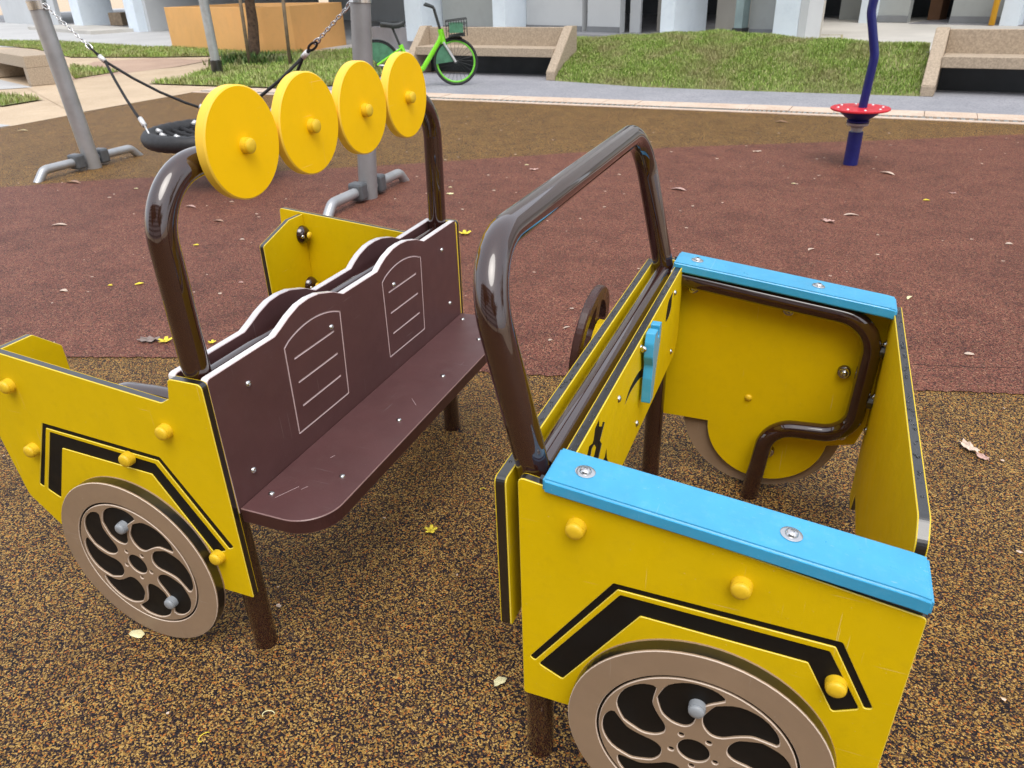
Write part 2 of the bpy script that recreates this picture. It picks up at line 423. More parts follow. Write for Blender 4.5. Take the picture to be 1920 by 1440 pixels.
# edging tiles behind the drain
bm = bmesh.new(); tA = offs(spline(EDGE, 30), .218); tB = offs(spline(EDGE, 30), .60)
seglen = 0; start = 0
for k in range(1, len(tA)):
    seglen += (Vector(tA[k])-Vector(tA[k-1])).length
    if seglen > .44 or k == len(tA)-1:
        ids = range(start, k+1); h = random.uniform(.006, .011)
        top = [(*tA[i], h) for i in ids]+[(*tB[i], h) for i in reversed(ids)]
        ctr = sum((Vector(p) for p in top), Vector())/len(top)
        top = [ctr+(Vector(p)-ctr)*.985 for p in top]
        up_ = [bm.verts.new(p) for p in top]; dn = [bm.verts.new((p.x, p.y, -.01)) for p in top]
        bm.faces.new(up_); bridge(bm, up_, dn, 0); seglen = 0; start = k
tag(link('pavement_edging', bm, m_tiles), kind='structure')
GB = [(-3.82, 11.35), (-2.29, 10.82), (-.74, 10.63), (1.45, 10.46)]
back = [(9, 9.6), (6, 9.95), (1.5, 10.5), (1.27, 10.55), (-.74, 10.68), (-2.29, 10.9), (-3.7, 11.4), (-3.8, 12.2), (-7.2, 12.3), (-7.0, 10.3), (-7.9, 9.75)]
bm = bmesh.new()
sheet('pavement', offs(edge[6:], .605)+back[:2]+[(6, 12), (1.5, 12), (1.3, 10.6)]+back[4:], .004, m_aggr)
# left-hand paths, lawns
sheet('path', [(-13.1, 9.2), (-9.4, 7.0), (-9.28, 9.15), (-7.9, 9.72), (-9.4, 9.80), (-11.0, 9.95), (-10.9, 10.6), (-11.9, 12.6), (-11.7, 15.3), (-11.0, 16.7), (-11.6, 17.4), (-12.2, 15.6), (-12.8, 12.6), (-13.1, 11.4), (-13.2, 10.2)], -.004, m_paving)
sheet('pavement_patch', [(-13.2, 10.25), (-14.95, 11.9), (-16.1, 13.4), (-15.1, 14.35), (-13.1, 14.0), (-12.85, 12.6)], -.002, m_pink)
sheet('pavement_slab', [(-16, 3), (-9.42, 3), (-9.42, 6.05), (-13, 6.6), (-16, 7.2)], -.004, m_lightc)
sheet('pavement_slab', [(-13.0, 9.25), (-15, 10.12), (-19, 12), (-22, 8.5), (-13.6, 8.7)], -.003, m_lightc)
sheet('pavement_slab', [(-11.0, 16.9), (-17.7, 17.2), (-22, 16.9), (-60, 22), (-60, 60), (-2, 40), (-2, 17), (-7.5, 14.6), (-7.0, 12.6), (-9, 15.2)], -.002, m_lightc)

lawns = []
def lawn(poly, z=.01):
    lawns.append(poly); sheet('lawn', poly, z, m_earth)
lawn([(-30, 19.5), (-22, 16.6), (-17.9, 14.3), (-15.1, 14.5), (-12.7, 15.1), (-12.0, 15.6), (-12.2, 16.6), (-17.8, 16.9), (-24, 19)])
lawn([(-15.7, 12.4), (-13.4, 11.6), (-13.28, 10.4), (-14.2, 11.1)])
lawn([(-16, 8.8), (-12.5, 8.2), (-11.2, 8.0), (-11.2, 7.3), (-14, 7.2)])
lawn([(-11.0, 9.98), (-10.85, 10.6), (-11.8, 12.7), (-11.6, 15.2), (-10.9, 16.6), (-9.4, 15.4), (-7.3, 12.6), (-7.05, 10.4), (-7.9, 9.85), (-9.4, 9.9)])

# bank: rises from the pavement to the raised apron
BT = [(-4.15, 13.1, .47), (-2.9, 13.25, .52), (-1.5, 12.9, .60), (-.2, 12.35, .53), (1.50, 11.5, .50)]
def bank_pt(u, v):
    k = u*(len(GB)-1); i = min(int(k), len(GB)-2); f = k-i; b = Vector(GB[i]).lerp(Vector(GB[i+1]), f)
    k = u*(len(BT)-1); i = min(int(k), len(BT)-2); f = k-i; t = Vector(BT[i]).lerp(Vector(BT[i+1]), f)
    h = sin(v*pi/2)**.9
    return Vector((b.x+(t.x-b.x)*v, b.y+(t.y-b.y)*v, .005+h*t.z+.015*sin(u*40)*sin(v*9)))
bm = bmesh.new(); G = [[bm.verts.new(bank_pt(i/40, j/12)) for i in range(41)] for j in range(13)]
for j in range(12):
    for i in range(40): bm.faces.new((G[j][i], G[j][i+1], G[j+1][i+1], G[j+1][i]))
G2 = [bm.verts.new(v.co+Vector((0, .05, -.7))) for v in G[-1]]
for i in range(40): bm.faces.new((G[-1][i], G[-1][i+1], G2[i+1], G2[i]))
for side in (0, -1):
    col = [G[j][side] for j in range(13)]
    bm.faces.new(col+[bm.verts.new((col[-1].co.x, col[-1].co.y, -.02))])
tag(link('bank_terrain', bm, m_earth2, smooth=False), kind='structure')

def inpoly(x, y, P):
    c = False
    for i in range(len(P)):
        (x1, y1), (x2, y2) = P[i-1], P[i]
        if (y1 > y) != (y2 > y) and x < (x2-x1)*(y-y1)/(y2-y1)+x1: c = not c
    return c
def blades(name, pts, mat, hgt=(.03, .06), wid=.006, lean=.6):
    V, F, T = [], [], []
    for p, up_ in pts:
        a = random.uniform(0, 2*pi); h = random.uniform(*hgt); wd = wid*random.uniform(.7, 1.4)
        d = Vector((cos(a), sin(a), 0)); l = Vector((cos(a+1.57), sin(a+1.57), 0))*h*random.uniform(0, lean)
        i = len(V); tt = random.random()
        V += [p-d*wd, p+d*wd, p+l*.5+Vector((0, 0, h*.65))+d*wd*.6, p+l*.5+Vector((0, 0, h*.65))-d*wd*.6, p+l+Vector((0, 0, h))]
        F += [(i, i+1, i+2, i+3), (i+3, i+2, i+4)]; T += [tt]*5
    me = bpy.data.meshes.new(name); me.from_pydata(V, [], F); me.materials.append(mat)
    at = me.attributes.new('tint', 'FLOAT', 'POINT'); at.data.foreach_set('value', T)
    o = bpy.data.objects.new(name, me); S.collection.objects.link(o); return o
pts = []
for _ in range(80000):
    u, v = random.random(), random.random()**.85
    if 0.92 < u and .3 < v < .8 and random.random() < .6: continue      # bare twiggy patch beside the bench
    pts.append((bank_pt(u, min(1, v)), 0))
tag(blades('grass', pts, m_grass, (.025, .06), .005, 1.1), kind='stuff')
pts = []
for P in lawns:
    xs = [p[0] for p in P]; ys = [p[1] for p in P]; A = abs(area2(P))/2
    n = int(A*900); c = 0
    while c < n:
        x, y = random.uniform(min(xs), max(xs)), random.uniform(min(ys), max(ys))
        if inpoly(x, y, P): pts.append((Vector((x, y, .01)), 0)); c += 1
tag(blades('grass', pts, m_grass, (.03, .10), .009, 1.0), kind='stuff')

# raised concrete apron in front of the building
bm = bmesh.new()
AP = [(-7.2, 14.4, .30), (-4.15, 13.05, .465), (-2.9, 13.2, .47), (-1.5, 12.85, .47), (-.2, 12.35, .47), (1.36, 11.5, .465), (1.45, 11.2, .465), (9, 10.3, .46), (30, 8, .45),
      (30, 22, .47), (3, 24, .48), (-9.5, 22, .30)]
vs = [bm.verts.new(p) for p in AP]; lo = [bm.verts.new((p[0], p[1], -.02)) for p in AP]
fillloops(bm, [vs], 0); bridge(bm, vs, lo, 0)
tag(link('pavement_apron', bm, m_apron), kind='structure')
bm = bmesh.new()                                                  # access cover frame let into the apron
for a, b in (((.0, 12.6), (.03, 14.15)), ((.36, 12.3), (.39, 14.15)), ((.0, 14.12), (.39, 14.17))):
    box(bm, (a[0], a[1], .46), (b[0], b[1], .476))
tag(link('access_cover_frame', bm, plain('brass_frame', (.35, .31, .16), .5, .2, 10)), 'flat metal frame of an access cover set in the pale apron above the bank', 'access cover')

# ---------------------------------------------------------------- apartment building
O2 = Vector((-2.5, 13.6, 0)); UU = Vector((.912, -.41, 0)); VV = Vector((.41, .912, 0))
MB_ = Matrix(((UU.x, VV.x, 0, O2.x), (UU.y, VV.y, 0, O2.y), (0, 0, 1, 0), (0, 0, 0, 1)))
bld = empty('apartment_building', label='pale blue and white apartment block with open ground floor behind the bank', cat='building')
def bpart(name, boxes, mat, bev=0):
    bm = bmesh.new()
    for b in boxes: box(bm, b[:3], b[3:], M=MB_)
    return link(name, bm, mat, bld)
bpart('floor_slab', [(-9.2, .05, -.1, 0, 9, .478), (.001, .05, -.1, 2.3, .95, .478), (2.31, 4.72, -.1, 14, 12, .482), (-60, .4, -.1, -25, 12, .10)], m_floor)
for u0, u1, d in ((-7.59, -6.97, .7), (-4.5, -4.12, 1.0), (-.15, .14, 1.0), (2.02, 2.42, .5)):
    bpart('column', [(u0, 0, .2, u1, d, 3.2)], m_colb)
bpart('column', [(2.425, .02, .3, 2.56, .5, 3.2)], m_wallw)
for u0, u1 in ((-32.6, -31.4), (-25.9, -24.9)): bpart('column', [(u0, 0, 0, u1, 1.4, 3.2)], m_colb)
for u0, u1 in ((1.33, 1.57), (3.9, 4.2), (6.6, 6.9)): bpart('column', [(u0, 4.7, .4, u1, 5.1, 3.2)], m_colb)
bpart('wall', [(-46, .3, 0, -36.0, .5, 3.2)], m_wallw)
bpart('wall', [(-24.9, .35, 0, -24.6, 8, 3.2)], m_wallw)
bpart('wall', [(-24.6, 8.5, -.05, -10.5, 8.8, 3.2)], m_wallw)
bpart('wall', [(-6.9, .6, .2, -5.15, .75, 3.2)], m_wallg)
bpart('wall', [(-4.1, .62, .3, -2.52, .77, 3.2)], m_wallw)
bpart('wall', [(-2.38, .62, .3, -1.55, .77, 3.2)], m_wallw)
bpart('wall', [(-1.17, 1.3, .3, -.15, 1.4, 1.35)], m_beige)
bpart('wall', [(.15, 1.3, .3, 1.0, 1.4, 1.35)], m_beige)
bpart('wall', [(1.19, .70, .3, 2.0, .85, 3.2)], m_wallg)
bm = bmesh.new()
q0, q1 = MB_ @ Vector((2.50, .55, 0)), MB_ @ Vector((.38, 4.65, 0)); qd = (q1-q0).normalized(); qn = Vector((-qd.y, qd.x, 0))*.06
lo_ = [bm.verts.new(p+Vector((0, 0, .4))) for p in (q0-qn, q0+qn, q1+qn, q1-qn)]; hi_ = [bm.verts.new(v.co+Vector((0, 0, 2.79))) for v in lo_]
bm.faces.new(lo_); bm.faces.new(hi_); bridge(bm, lo_, hi_, 0); link('wall', bm, m_beige, bld)
bpart('wall', [(.5, 5.6, .4, 1.36, 5.75, 3.2)], m_wallg)
bpart('wall', [(1.55, 5.0, .4, 2.17, 5.15, 3.2)], m_wallg)
bpart('wall', [(2.95, 5.0, .4, 3.86, 5.15, 3.2)], m_wallg)
bpart('wall', [(4.2, 5.0, .4, 12, 5.15, 3.2)], m_wallg)
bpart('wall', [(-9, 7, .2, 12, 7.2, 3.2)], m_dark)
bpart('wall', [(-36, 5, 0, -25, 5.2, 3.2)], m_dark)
bpart('door', [(-1.45, .8, .47, -1.2, .85, 2.6)], m_wallw)
bpart('downpipe', [(1.02, .5, .47, 1.17, .7, 3.2)], plain('grey_green_pipe', (.25, .33, .33), .5, .1, 4))
bpart('pipe_shoe', [(1.0, .48, .47, 1.19, .72, .62)], m_black)
bm = bmesh.new(); tube(bm, [MB_ @ Vector((3.8, 4.62, z)) for z in (.48, 1.5, 3.2)], .05, 14)
link('gas_pipe', bm, m_pipe, bld, smooth=True)
for u0, u1 in ((2.22, 2.45), (2.78, 2.93)): bpart('cupboard', [(u0, 5.9, .48, u1, 6.3, 1.6)], m_box)
bpart('ceiling', [(-60, -.05, 3.2, .3, 14, 3.5), (.301, -.05, 3.2, 2.6, 1.2, 3.5), (.301, 4.6, 3.2, 14, 14, 3.5)], m_wallw)
bpart('upper_facade', [(-60, .0, 3.501, .3, 13.8, 9), (.31, 4.6, 3.501, 14, 13.9, 9)], m_wallw)
for q_ in ((-4.1, .600, .47, -2.52, .617, .58), (-2.38, .600, .47, -1.55, .617, .58), (1.19, .68, .47, 2.0, .697, .60), (1.55, 4.98, .482, 2.17, 4.997, .60), (2.95, 4.98, .482, 3.86, 4.997, .60), (-6.9, .58, .35, -5.15, .597, .52)): bpart('skirting', [q_], m_wallg2)
bpart('entrance_step', [(-34, -1.6, -.01, -25.5, .39, .12)], m_apron)
# leaning broom and carton in the opening by the left column
bm = bmesh.new(); q = MB_ @ Vector((-29.4, .9, .12))
box(bm, (q.x-.3, q.y-.25, .12), (q.x+.4, q.y+.25, .62))
tag(link('carton', bm, m_stake), 'brown carton on the building floor between two pale columns', 'box')

# unseen block added behind the camera: streaks the glossy tubes, darkens near faces
blk = empty('added_block', (0, -30, 0), label='tall pale apartment block with rows of dark windows added out of view to show in the glossy tubes', cat='building')
bm = bmesh.new(); box(bm, (-40, -8, 0), (26, 0, 26)); link('wall', rel(bm, blk) if False else bm, m_wallw, blk)
bm = bmesh.new()
for i in range(18):
    for j_ in range(8):
        z0_ = .3 if j_ == 0 else .9+3.2*j_
        box(bm, (-38.5+3.5*i, .01, z0_), (-36.4+3.5*i, .06, z0_+1.6))
tag(link('windows', bm, m_dark, blk), kind='stuff')

# ---------------------------------------------------------------- trees
def make_tree(x, y, h, cr, label, trunk_r=.12, lean=(0, 0), n=2600, z=0):
    t = empty('tree', (x, y, z), label=label, cat='tree')
    rnd = random.Random(int(x*100+y)); bm = bmesh.new()
    ps = [Vector((lean[0]*k*h*.5+rnd.uniform(-.03, .03), lean[1]*k*h*.5+rnd.uniform(-.03, .03), h*.62*k)) for k in (0, .08, .25, .5, .75, 1)]
    tube(bm, ps, [trunk_r*1.5, trunk_r*1.1, trunk_r, trunk_r*.85, trunk_r*.7, trunk_r*.5], 14)
    tips = []
    for b in range(9):
        a = b*2.4; k = rnd.uniform(.55, 1); s = ps[3].lerp(ps[5], (k-.5)*1.7 if k < 1 else 1)
        e = s+Vector((cos(a)*cr*.8, sin(a)*cr*.8, rnd.uniform(.1, .45)*h)); m_ = s.lerp(e, .5)+Vector((0, 0, .1))
        tube(bm, [s, m_, e], [trunk_r*.35, trunk_r*.22, trunk_r*.08], 7); tips += [m_, e]
    link('trunk', bm, m_bark, t, smooth=True)
    V, F, T = [], [], []
    cl = [(p+Vector((rnd.gauss(0, .25*cr), rnd.gauss(0, .25*cr), rnd.gauss(0, .12*cr))), rnd.uniform(.16, .34)*cr) for p in tips for _ in range(3)]
    for _ in range(n):
        c, r = rnd.choice(cl); p = c+Vector((rnd.gauss(0, 1), rnd.gauss(0, 1), rnd.gauss(0, .7)))*r*.6
        a = Vector((rnd.gauss(0, 1), rnd.gauss(0, 1), rnd.gauss(0, .6))).normalized(); b = a.orthogonal().normalized(); s = rnd.uniform(.06, .13)*(cr/1.6)**.5
        i = len(V); V += [p-a*s, p+b*s*.45, p+a*s, p-b*s*.45]; F.append((i, i+1, i+2, i+3)); T += [rnd.random()]*4
    me = bpy.data.meshes.new('crown'); me.from_pydata(V, [], F); me.materials.append(m_leafg)
    at = me.attributes.new('tint', 'FLOAT', 'POINT'); at.data.foreach_set('value', T)
    o = bpy.data.objects.new('crown', me); S.collection.objects.link(o); o.parent = t
    return t
make_tree(-11.35, 13.4, 5.2, 1.5, 'slender young tree with dark bark staked in the lawn before the orange planter', .11, (.12, .0))
make_tree(-3.5, -9, 8, 3.2, 'broad green tree standing on the far side of the play floor behind the photographer', .2, n=5200)
make_tree(6.5, -10, 9, 3.6, 'tallest leafy tree behind the play floor', .24, n=5200)
make_tree(12, 2.5, 7, 2.8, 'rounded tree growing by the far side of the play floor', .18, n=4000)
for (x, y, tx, lb) in ((-10.95, 12.7, .12, 'thin wooden stake leaning against the young tree trunk'), (-10.05, 12.85, .02, 'thin upright wooden stake standing apart from the young tree')):
    bm = bmesh.new(); tube(bm, [(x, y, 0), (x-tx*.3, y+.1, 1.2), (x-tx, y+.3, 2.6)], [.035, .035, .03], 10)
    tag(link('stake', bm, m_stake, smooth=True), lb, 'stake', group='stakes by the young tree')
# leafy tuft round the tree foot
pts = [(Vector((-11.3+random.gauss(0, .35), 13.1+random.gauss(0, .25), .02)), 0) for _ in range(900)]
tag(blades('undergrowth', pts, m_leafg, (.06, .26), .022, .9), kind='stuff')
bm = bmesh.new()
for k in range(9):
    lathe(bm, (-11.35+.04*k, 13.4, .0), (0, 0, 1), [(0, .5), (.06, .42), (.12, .25), (.15, 0)], 14) if k == 0 else None
tag(link('soil_mound', bm, m_soil), kind='structure')
# lamp posts
def post(name, x, y, r, h, mat, label, foot=True, cat='post'):
    e = empty(name, (x, y, 0), label=label, cat=cat)
    bm = bmesh.new(); tube(bm, [(0, 0, .02), (0, 0, h*.5), (0, 0, h)], r, 20); link('pole', bm, mat, e, smooth=True, angle=40)
    if foot:
        bm = bmesh.new(); lathe(bm, (0, 0, 0), (0, 0, 1), [(0, r*1.25), (.26, r*1.22), (.27, r)], 20); link('base_sleeve', bm, m_black, e, smooth=True, angle=40)
    return e
post('lamp_post', -10.62, 11.35, .085, 3.6, plain('pale_galvanised', (.42, .44, .45), .4, .15, 6, metal=.5), 'pale galvanised post with black foot in the lawn before the planter')
post('lamp_post', -9.6, 17.6, .11, 4, plain('green_grey_paint', (.26, .34, .32), .5, .1, 4), 'grey green post standing behind the bicycle saddle', foot=False)
# orange planter
e = empty('planter', (-14.6, 16.5, 0), label='big orange rendered planter box on the lawn behind the young tree', cat='planter')
bm = bmesh.new()
P_ = rpoly([(-17.1, 17.0), (-12.72, 15.35), (-12.15, 15.95), (-12.1, 18.2), (-16.4, 19.4)], [.03, .25, .1, .1, .1], 6)
A_ = [bm.verts.new((x, y, -.02)) for x, y in P_]; B_ = [bm.verts.new((x, y, 1.03)) for x, y in P_]
I_ = inset(P_, .14); C_ = [bm.verts.new((x, y, 1.03)) for x, y in I_]; D_ = [bm.verts.new((x, y, .93)) for x, y in I_]
bridge(bm, A_, B_, 0); bridge(bm, B_, C_, 0); bridge(bm, C_, D_, 0)
link('wall', rel(bm, e), m_orange, e)
bm = bmesh.new(); fillloops(bm, [[bm.verts.new((x, y, .94)) for x, y in inset(P_, .141)]], 0); link('soil', rel(bm, e), m_soil, e)

# ---------------------------------------------------------------- concrete benches
def bench(loc, ang, L, label):
    e = empty('concrete_bench', loc, label=label, cat='bench', group='precast concrete benches set into the bank')
    e.rotation_euler = (0, 0, ang)
    prof = [(0, 0), (0, .13), (.66, .76), (.84, .76), (.84, 0)]
    for x0 in (0, L-.16):
        bm = bmesh.new(); a = [bm.verts.new((x0, y, z)) for y, z in prof]; b = [bm.verts.new((x0+.16, y, z)) for y, z in prof]
        bm.faces.new(a); bm.faces.new(b); bridge(bm, a, b, 0)
        bmesh.ops.recalc_face_normals(bm, faces=bm.faces[:]); bmesh.ops.bevel(bm, geom=bm.edges[:], offset=.008, segments=2, affect='EDGES')
        link('side_wall', bm, m_conc, e)
    bm = bmesh.new(); bbox(bm, (.162, .26, .32), (L-.162, .72, .455), .008); link('seat', bm, m_conc, e)
    bm = bmesh.new(); bbox(bm, (.163, .722, .30), (L-.163, .82, .74), .008); link('backrest', bm, m_conc, e)
    bm = bmesh.new(); box(bm, (.164, .70, 0), (L-.164, .72, .319)); link('plinth', bm, m_dark, e)  # dark colour paints the shade under the seat onto this wall
a1 = math.atan2(-.13, 1)
bench((-3.82-3.05*cos(a1), 11.36-3.05*sin(a1), 0), a1, 3.05, 'concrete bench with sloping end walls behind the green bicycle')
bench((1.41, 10.46, 0), math.atan2(-.14, 1), 3.2, 'concrete bench with sloping end walls right of the grass bank')
e = empty('concrete_bench', (-13.1, 9.32, 0), label='low backless concrete bench beyond the swing post', cat='bench')
e.rotation_euler = (0, 0, math.atan2(.41, -.91))
bm = bmesh.new(); bbox(bm, (0, -.60, .30), (2.6, 0, .50), .01); link('seat', bm, m_conc, e)
bm = bmesh.new(); bbox(bm, (0.0, -.60, 0), (.22, 0, .299), .01); link('leg', bm, m_conc, e)
bm = bmesh.new(); bbox(bm, (2.38, -.60, 0), (2.6, 0, .299), .01); link('leg', bm, m_conc, e)
bm = bmesh.new(); box(bm, (.221, -.56, 0), (2.379, -.50, .299)); link('plinth', bm, m_conc, e)

# ---------------------------------------------------------------- bicycle
bk = empty('bicycle', (-5.2, 10.6, 0), label='lime green shared bicycle with front basket parked by the concrete bench', cat='bicycle')
dirv = Vector((.955, .295, 0)); bk.rotation_euler = (0, 0, math.atan2(dirv.y, dirv.x)+.15)
BR = .35
def bwheel(x, steer=0):
    tyre = bmesh.new()
    def ringp(R, k): return Vector((x+R*cos(k), 0, BR+R*sin(k)))
    n = 48; pts = [ringp(BR-.022, 2*pi*i/n) for i in range(n+1)]; tube(tyre, pts, .022, 10, cap=False)
    o = link('wheel', tyre, m_rubber, bk, smooth=True)
    rb = bmesh.new(); tube(rb, [ringp(BR-.055, 2*pi*i/n) for i in range(n+1)], .016, 8, cap=False); link('rim', rb, m_rimgreen, o, smooth=True)
    sb = bmesh.new()
    for i in range(24):
        a = 2*pi*i/24; tube(sb, [Vector((x+.02*cos(a+.8), (-.03 if i % 2 else .03), BR+.02*sin(a+.8))), ringp(BR-.06, a)], .0028, 5)
    lathe(sb, (x, -.05, BR), (0, 1, 0), [(0, 0), (0, .03), (.1, .03), (.1, 0)], 14)
    link('spokes', sb, m_bplast, o)
    return o
def seg(name, pts, r, mat, parent=None, n=12):
    bm = bmesh.new(); tube(bm, pts, r, n); return link(name, bm, mat, parent or bk, smooth=True, angle=50)
bwheel(0); bwheel(-1.22)
fr = seg('frame', fillet([(-.20, 0, .74), (-.23, 0, .66), (-.54, 0, .24), (-.72, 0, .26), (-.84, 0, .62)], .1), .038, m_bgreen)
seg('chainstay', fillet([(-.70, .06, .28), (-1.22, .06, BR)], 0), .016, m_silver)
seg('chainstay', fillet([(-.70, -.06, .28), (-1.22, -.06, BR)], 0), .016, m_silver)
seg('seat_stay', fillet([(-.82, .05, .58), (-1.22, .07, BR)], 0), .016, m_bgreen)
seg('seat_stay', fillet([(-.82, -.05, .58), (-1.22, -.07, BR)], 0), .016, m_bgreen)
seg('head_tube', [(-.21, 0, .82), (-.17, 0, .62)], .045, m_bgreen)
for s in (-1, 1): seg('fork', [(-.175, s*.05, .64), (0, s*.055, BR)], .018, m_silver)
seg('stem', [(-.21, 0, .80), (-.285, 0, 1.10)], .022, m_bplast)
seg('handlebar', fillet([(-.42, -.30, 1.17), (-.30, -.2, 1.13), (-.285, 0, 1.10), (-.30, .2, 1.13), (-.42, .30, 1.17)], .05), .017, m_bplast)
seg('seat_post', [(-.845, 0, .60), (-.95, 0, .89)], .018, m_bplast)
bm = bmesh.new()
for k in range(9):
    pass
rows = []
for (x, wd, z) in ((-1.12, .03, .93), (-1.09, .095, .925), (-1.0, .11, .915), (-.92, .08, .90), (-.84, .04, .905), (-.78, .03, .925), (-.755, .012, .92)):
    rows.append([bm.verts.new((x, wd*cos(a), z+.055*sin(a)*(1 if sin(a) < 0 else .5))) for a in [2*pi*i/12 for i in range(12)]])
for a, b in zip(rows, rows[1:]): bridge(bm, a, b, 0)
bm.faces.new(rows[0]); bm.faces.new(rows[-1]); link('saddle', bm, m_bplast, bk, smooth=True)
# basket: open wire box with slats
bm = bmesh.new()
bx0, bx1, by, bz0, bz1 = -.12, .20, .17, .72, .93
for z, g in ((bz0, .04), (bz0+.07, .02), (bz0+.14, .01), (bz1, 0)):
    L_ = [(bx0+g, -by+g, z), (bx1-g, -by+g, z+.03), (bx1-g, by-g, z+.03), (bx0+g, by-g, z), (bx0+g, -by+g, z)]
    tube(bm, L_, .010 if z in (bz0, bz1) else .005, 6, cap=False)
for i in range(9):
    x = bx0+(bx1-bx0)*i/8
    for s in (-1, 1): tube(bm, [(x, s*(by-.03), bz0), (x, s*by, bz1+.01)], .005, 6)
box(bm, (bx0+.04, -by+.04, bz0-.005), (bx1-.04, by-.04, bz0+.005))
bas = link('basket', bm, m_bplast, bk)
bm = bmesh.new()
for s in (-1, 1): box(bm, (bx0+.05, s*(by-.006)-.003, bz0+.05), (bx1-.06, s*(by-.006)+.003, bz1-.03))
box(bm, (bx1-.004, -by+.03, bz0+.06), (bx1+.002, by-.03, bz1)); link('basket_panel', bm, m_guard, bas)
# wheel guards, mudguards, lock, pedals
for s in (-1, 1):
    bm = bmesh.new(); P = [(-.02, .36)]+[(cos(a)*(BR-.04), BR+sin(a)*(BR-.04)) for a in [radians(q) for q in range(120, 192, 8)]]
    a = [bm.verts.new((x, s*.032, z)) for x, z in P]; b = [bm.verts.new((x, s*.036, z)) for x, z in P]; bm.faces.new(a); bm.faces.new(b); bridge(bm, a, b, 0)
    link('wheel_guard', bm, m_guard, bk)
    bm = bmesh.new(); P = [(-1.22, .38)]+[(-1.22+cos(a)*(BR-.03), BR+sin(a)*(BR-.03)) for a in [radians(q) for q in range(20, 150, 10)]]
    a = [bm.verts.new((x, s*.034, z)) for x, z in P]; b = [bm.verts.new((x, s*.038, z)) for x, z in P]; bm.faces.new(a); bm.faces.new(b); bridge(bm, a, b, 0)
    link('wheel_guard', bm, m_guard, bk)
for cx, a0, a1_ in ((0, 70, 150), (-1.22, 10, 160)):
    bm = bmesh.new(); pr_ = None
    for q in range(a0, a1_+1, 8):
        a = radians(q); r = BR+.012; c = [bm.verts.new((cx+cos(a)*(r+dd), yy, BR+sin(a)*(r+dd))) for yy, dd in ((-.03, -.006), (0, .004), (.03, -.006), (.03, -.010), (-.03, -.010))]
        if pr_: bridge(bm, pr_, c, 0)
        pr_ = c
    link('mudguard', bm, m_bplast, bk)
bm = bmesh.new(); lathe(bm, (-.70, -.08, .27), (0, 1, 0), [(0, 0), (0, .09), (.02, .09), (.02, .03), (.16, .03), (.16, 0)], 20)
tube(bm, [(-.70, -.10, .27), (-.62, -.10, .13)], .012, 8); tube(bm, [(-.70, .10, .27), (-.78, .10, .41)], .012, 8)
box(bm, (-.67, -.20, .11), (-.57, -.11, .14)); box(bm, (-.83, .11, .40), (-.73, .20, .43)); link('crankset', bm, m_bplast, bk)
seg('kickstand', [(-1.15, -.08, .33), (-1.05, -.18, .02)], .010, m_bplast)

# ---------------------------------------------------------------- basket swing
sw = empty('nest_swing_stand', (-4.5, 4.2, 0), label='grey steel swing frame with low pipe feet bolted to the play floor', cat='swing frame')
def rtube(name, pts, rad, r, mat, parent, seg_=24):
    bm = bmesh.new(); tube(bm, fillet(pts, rad), r, seg_); return link(name, rel(bm, parent), mat, parent, smooth=True, angle=45)
poles = (((-6.10, 4.36, 0), (-6.12, 4.27, 1.5), (-6.16, 4.2, 2.55)), ((-2.89, 4.09, 0), (-2.80, 4.16, 1.5), (-2.76, 4.2, 2.55)))
for (p0, p1, p2), fx in zip(poles, (-6.13, -2.885)):
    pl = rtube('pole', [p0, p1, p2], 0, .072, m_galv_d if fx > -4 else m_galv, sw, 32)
    d = (Vector(p1)-Vector(p0)).normalized(); c = Vector(p0)+d*(1.37/d.z)
    bm = bmesh.new(); lathe(bm, c, d, [(0, .0721), (0, .078), (.055, .078), (.055, .0721)], 32); lathe(bm, c+d*.055, d, [(0, .0721), (0, .080), (.012, .080), (.012, .0721)], 32)
    link('collar', rel(bm, sw), m_steel, sw, smooth=True, angle=30)
    cy = p0[1]
    for s in (-1, 1):
        e0 = cy+s*.60; 
        rtube('foot', [(fx, cy+s*.06, .085), (fx, cy+s*.50, .085), (fx, e0, -.02)], .09, .038, m_galv, sw, 20)
        bm = bmesh.new(); bbox(bm, (fx-.062, cy+s*.14-.05, .02), (fx+.062, cy+s*.14+.05, .155), .02)
        link('clamp', rel(bm, sw), plain('dark_clamp', (.13, .14, .15), .4, .1, 20, metal=.4), sw)
rtube('crossbar', [(-6.16, 4.2, 2.52), (-2.76, 4.2, 2.52)], 0, .06, m_galv, sw)
# hanging basket
sb_ = empty('nest_swing', (-4.5, 4.2, .36), label='black round net seat hanging from chains between the two grey posts', cat='swing seat')
RN = .50; ncx, ncy, nz = -4.46, 4.25, .40
bm = bmesh.new(); n = 72; rr = [.066+.003*sin(i*3.1) for i in range(n+1)]
tube(bm, [(ncx+RN*cos(2*pi*i/n), ncy+RN*sin(2*pi*i/n), nz) for i in range(n+1)], rr, 14, cap=False)
link('ring', rel(bm, sb_), m_rubber, sb_, smooth=True)
bm = bmesh.new()
for i in range(-5, 6):
    o = i*.095; L = math.sqrt(max(0, (RN-.03)**2-o*o))
    for sgn in (0, 1):
        P = []
        for k in range(9):
            t = -1+2*k/8; dz = -.07*(1-t*t)*(1-(o/RN)**2)
            P.append((ncx+(t*L if sgn else o), ncy+(o if sgn else t*L), nz+dz+.012*sgn))
        tube(bm, P, .026, 7)
link('net', rel(bm, sb_), m_rope, sb_, smooth=True)
bm = bmesh.new()
for i in range(-4, 5, 2):
    for s in (-1, 1):
        o = i*.095; L = math.sqrt((RN-.03)**2-o*o)-.09
        tube(bm, [(ncx+o, ncy+s*L, nz+.030), (ncx+o, ncy+s*(L+.04), nz+.050)], .019, 8)
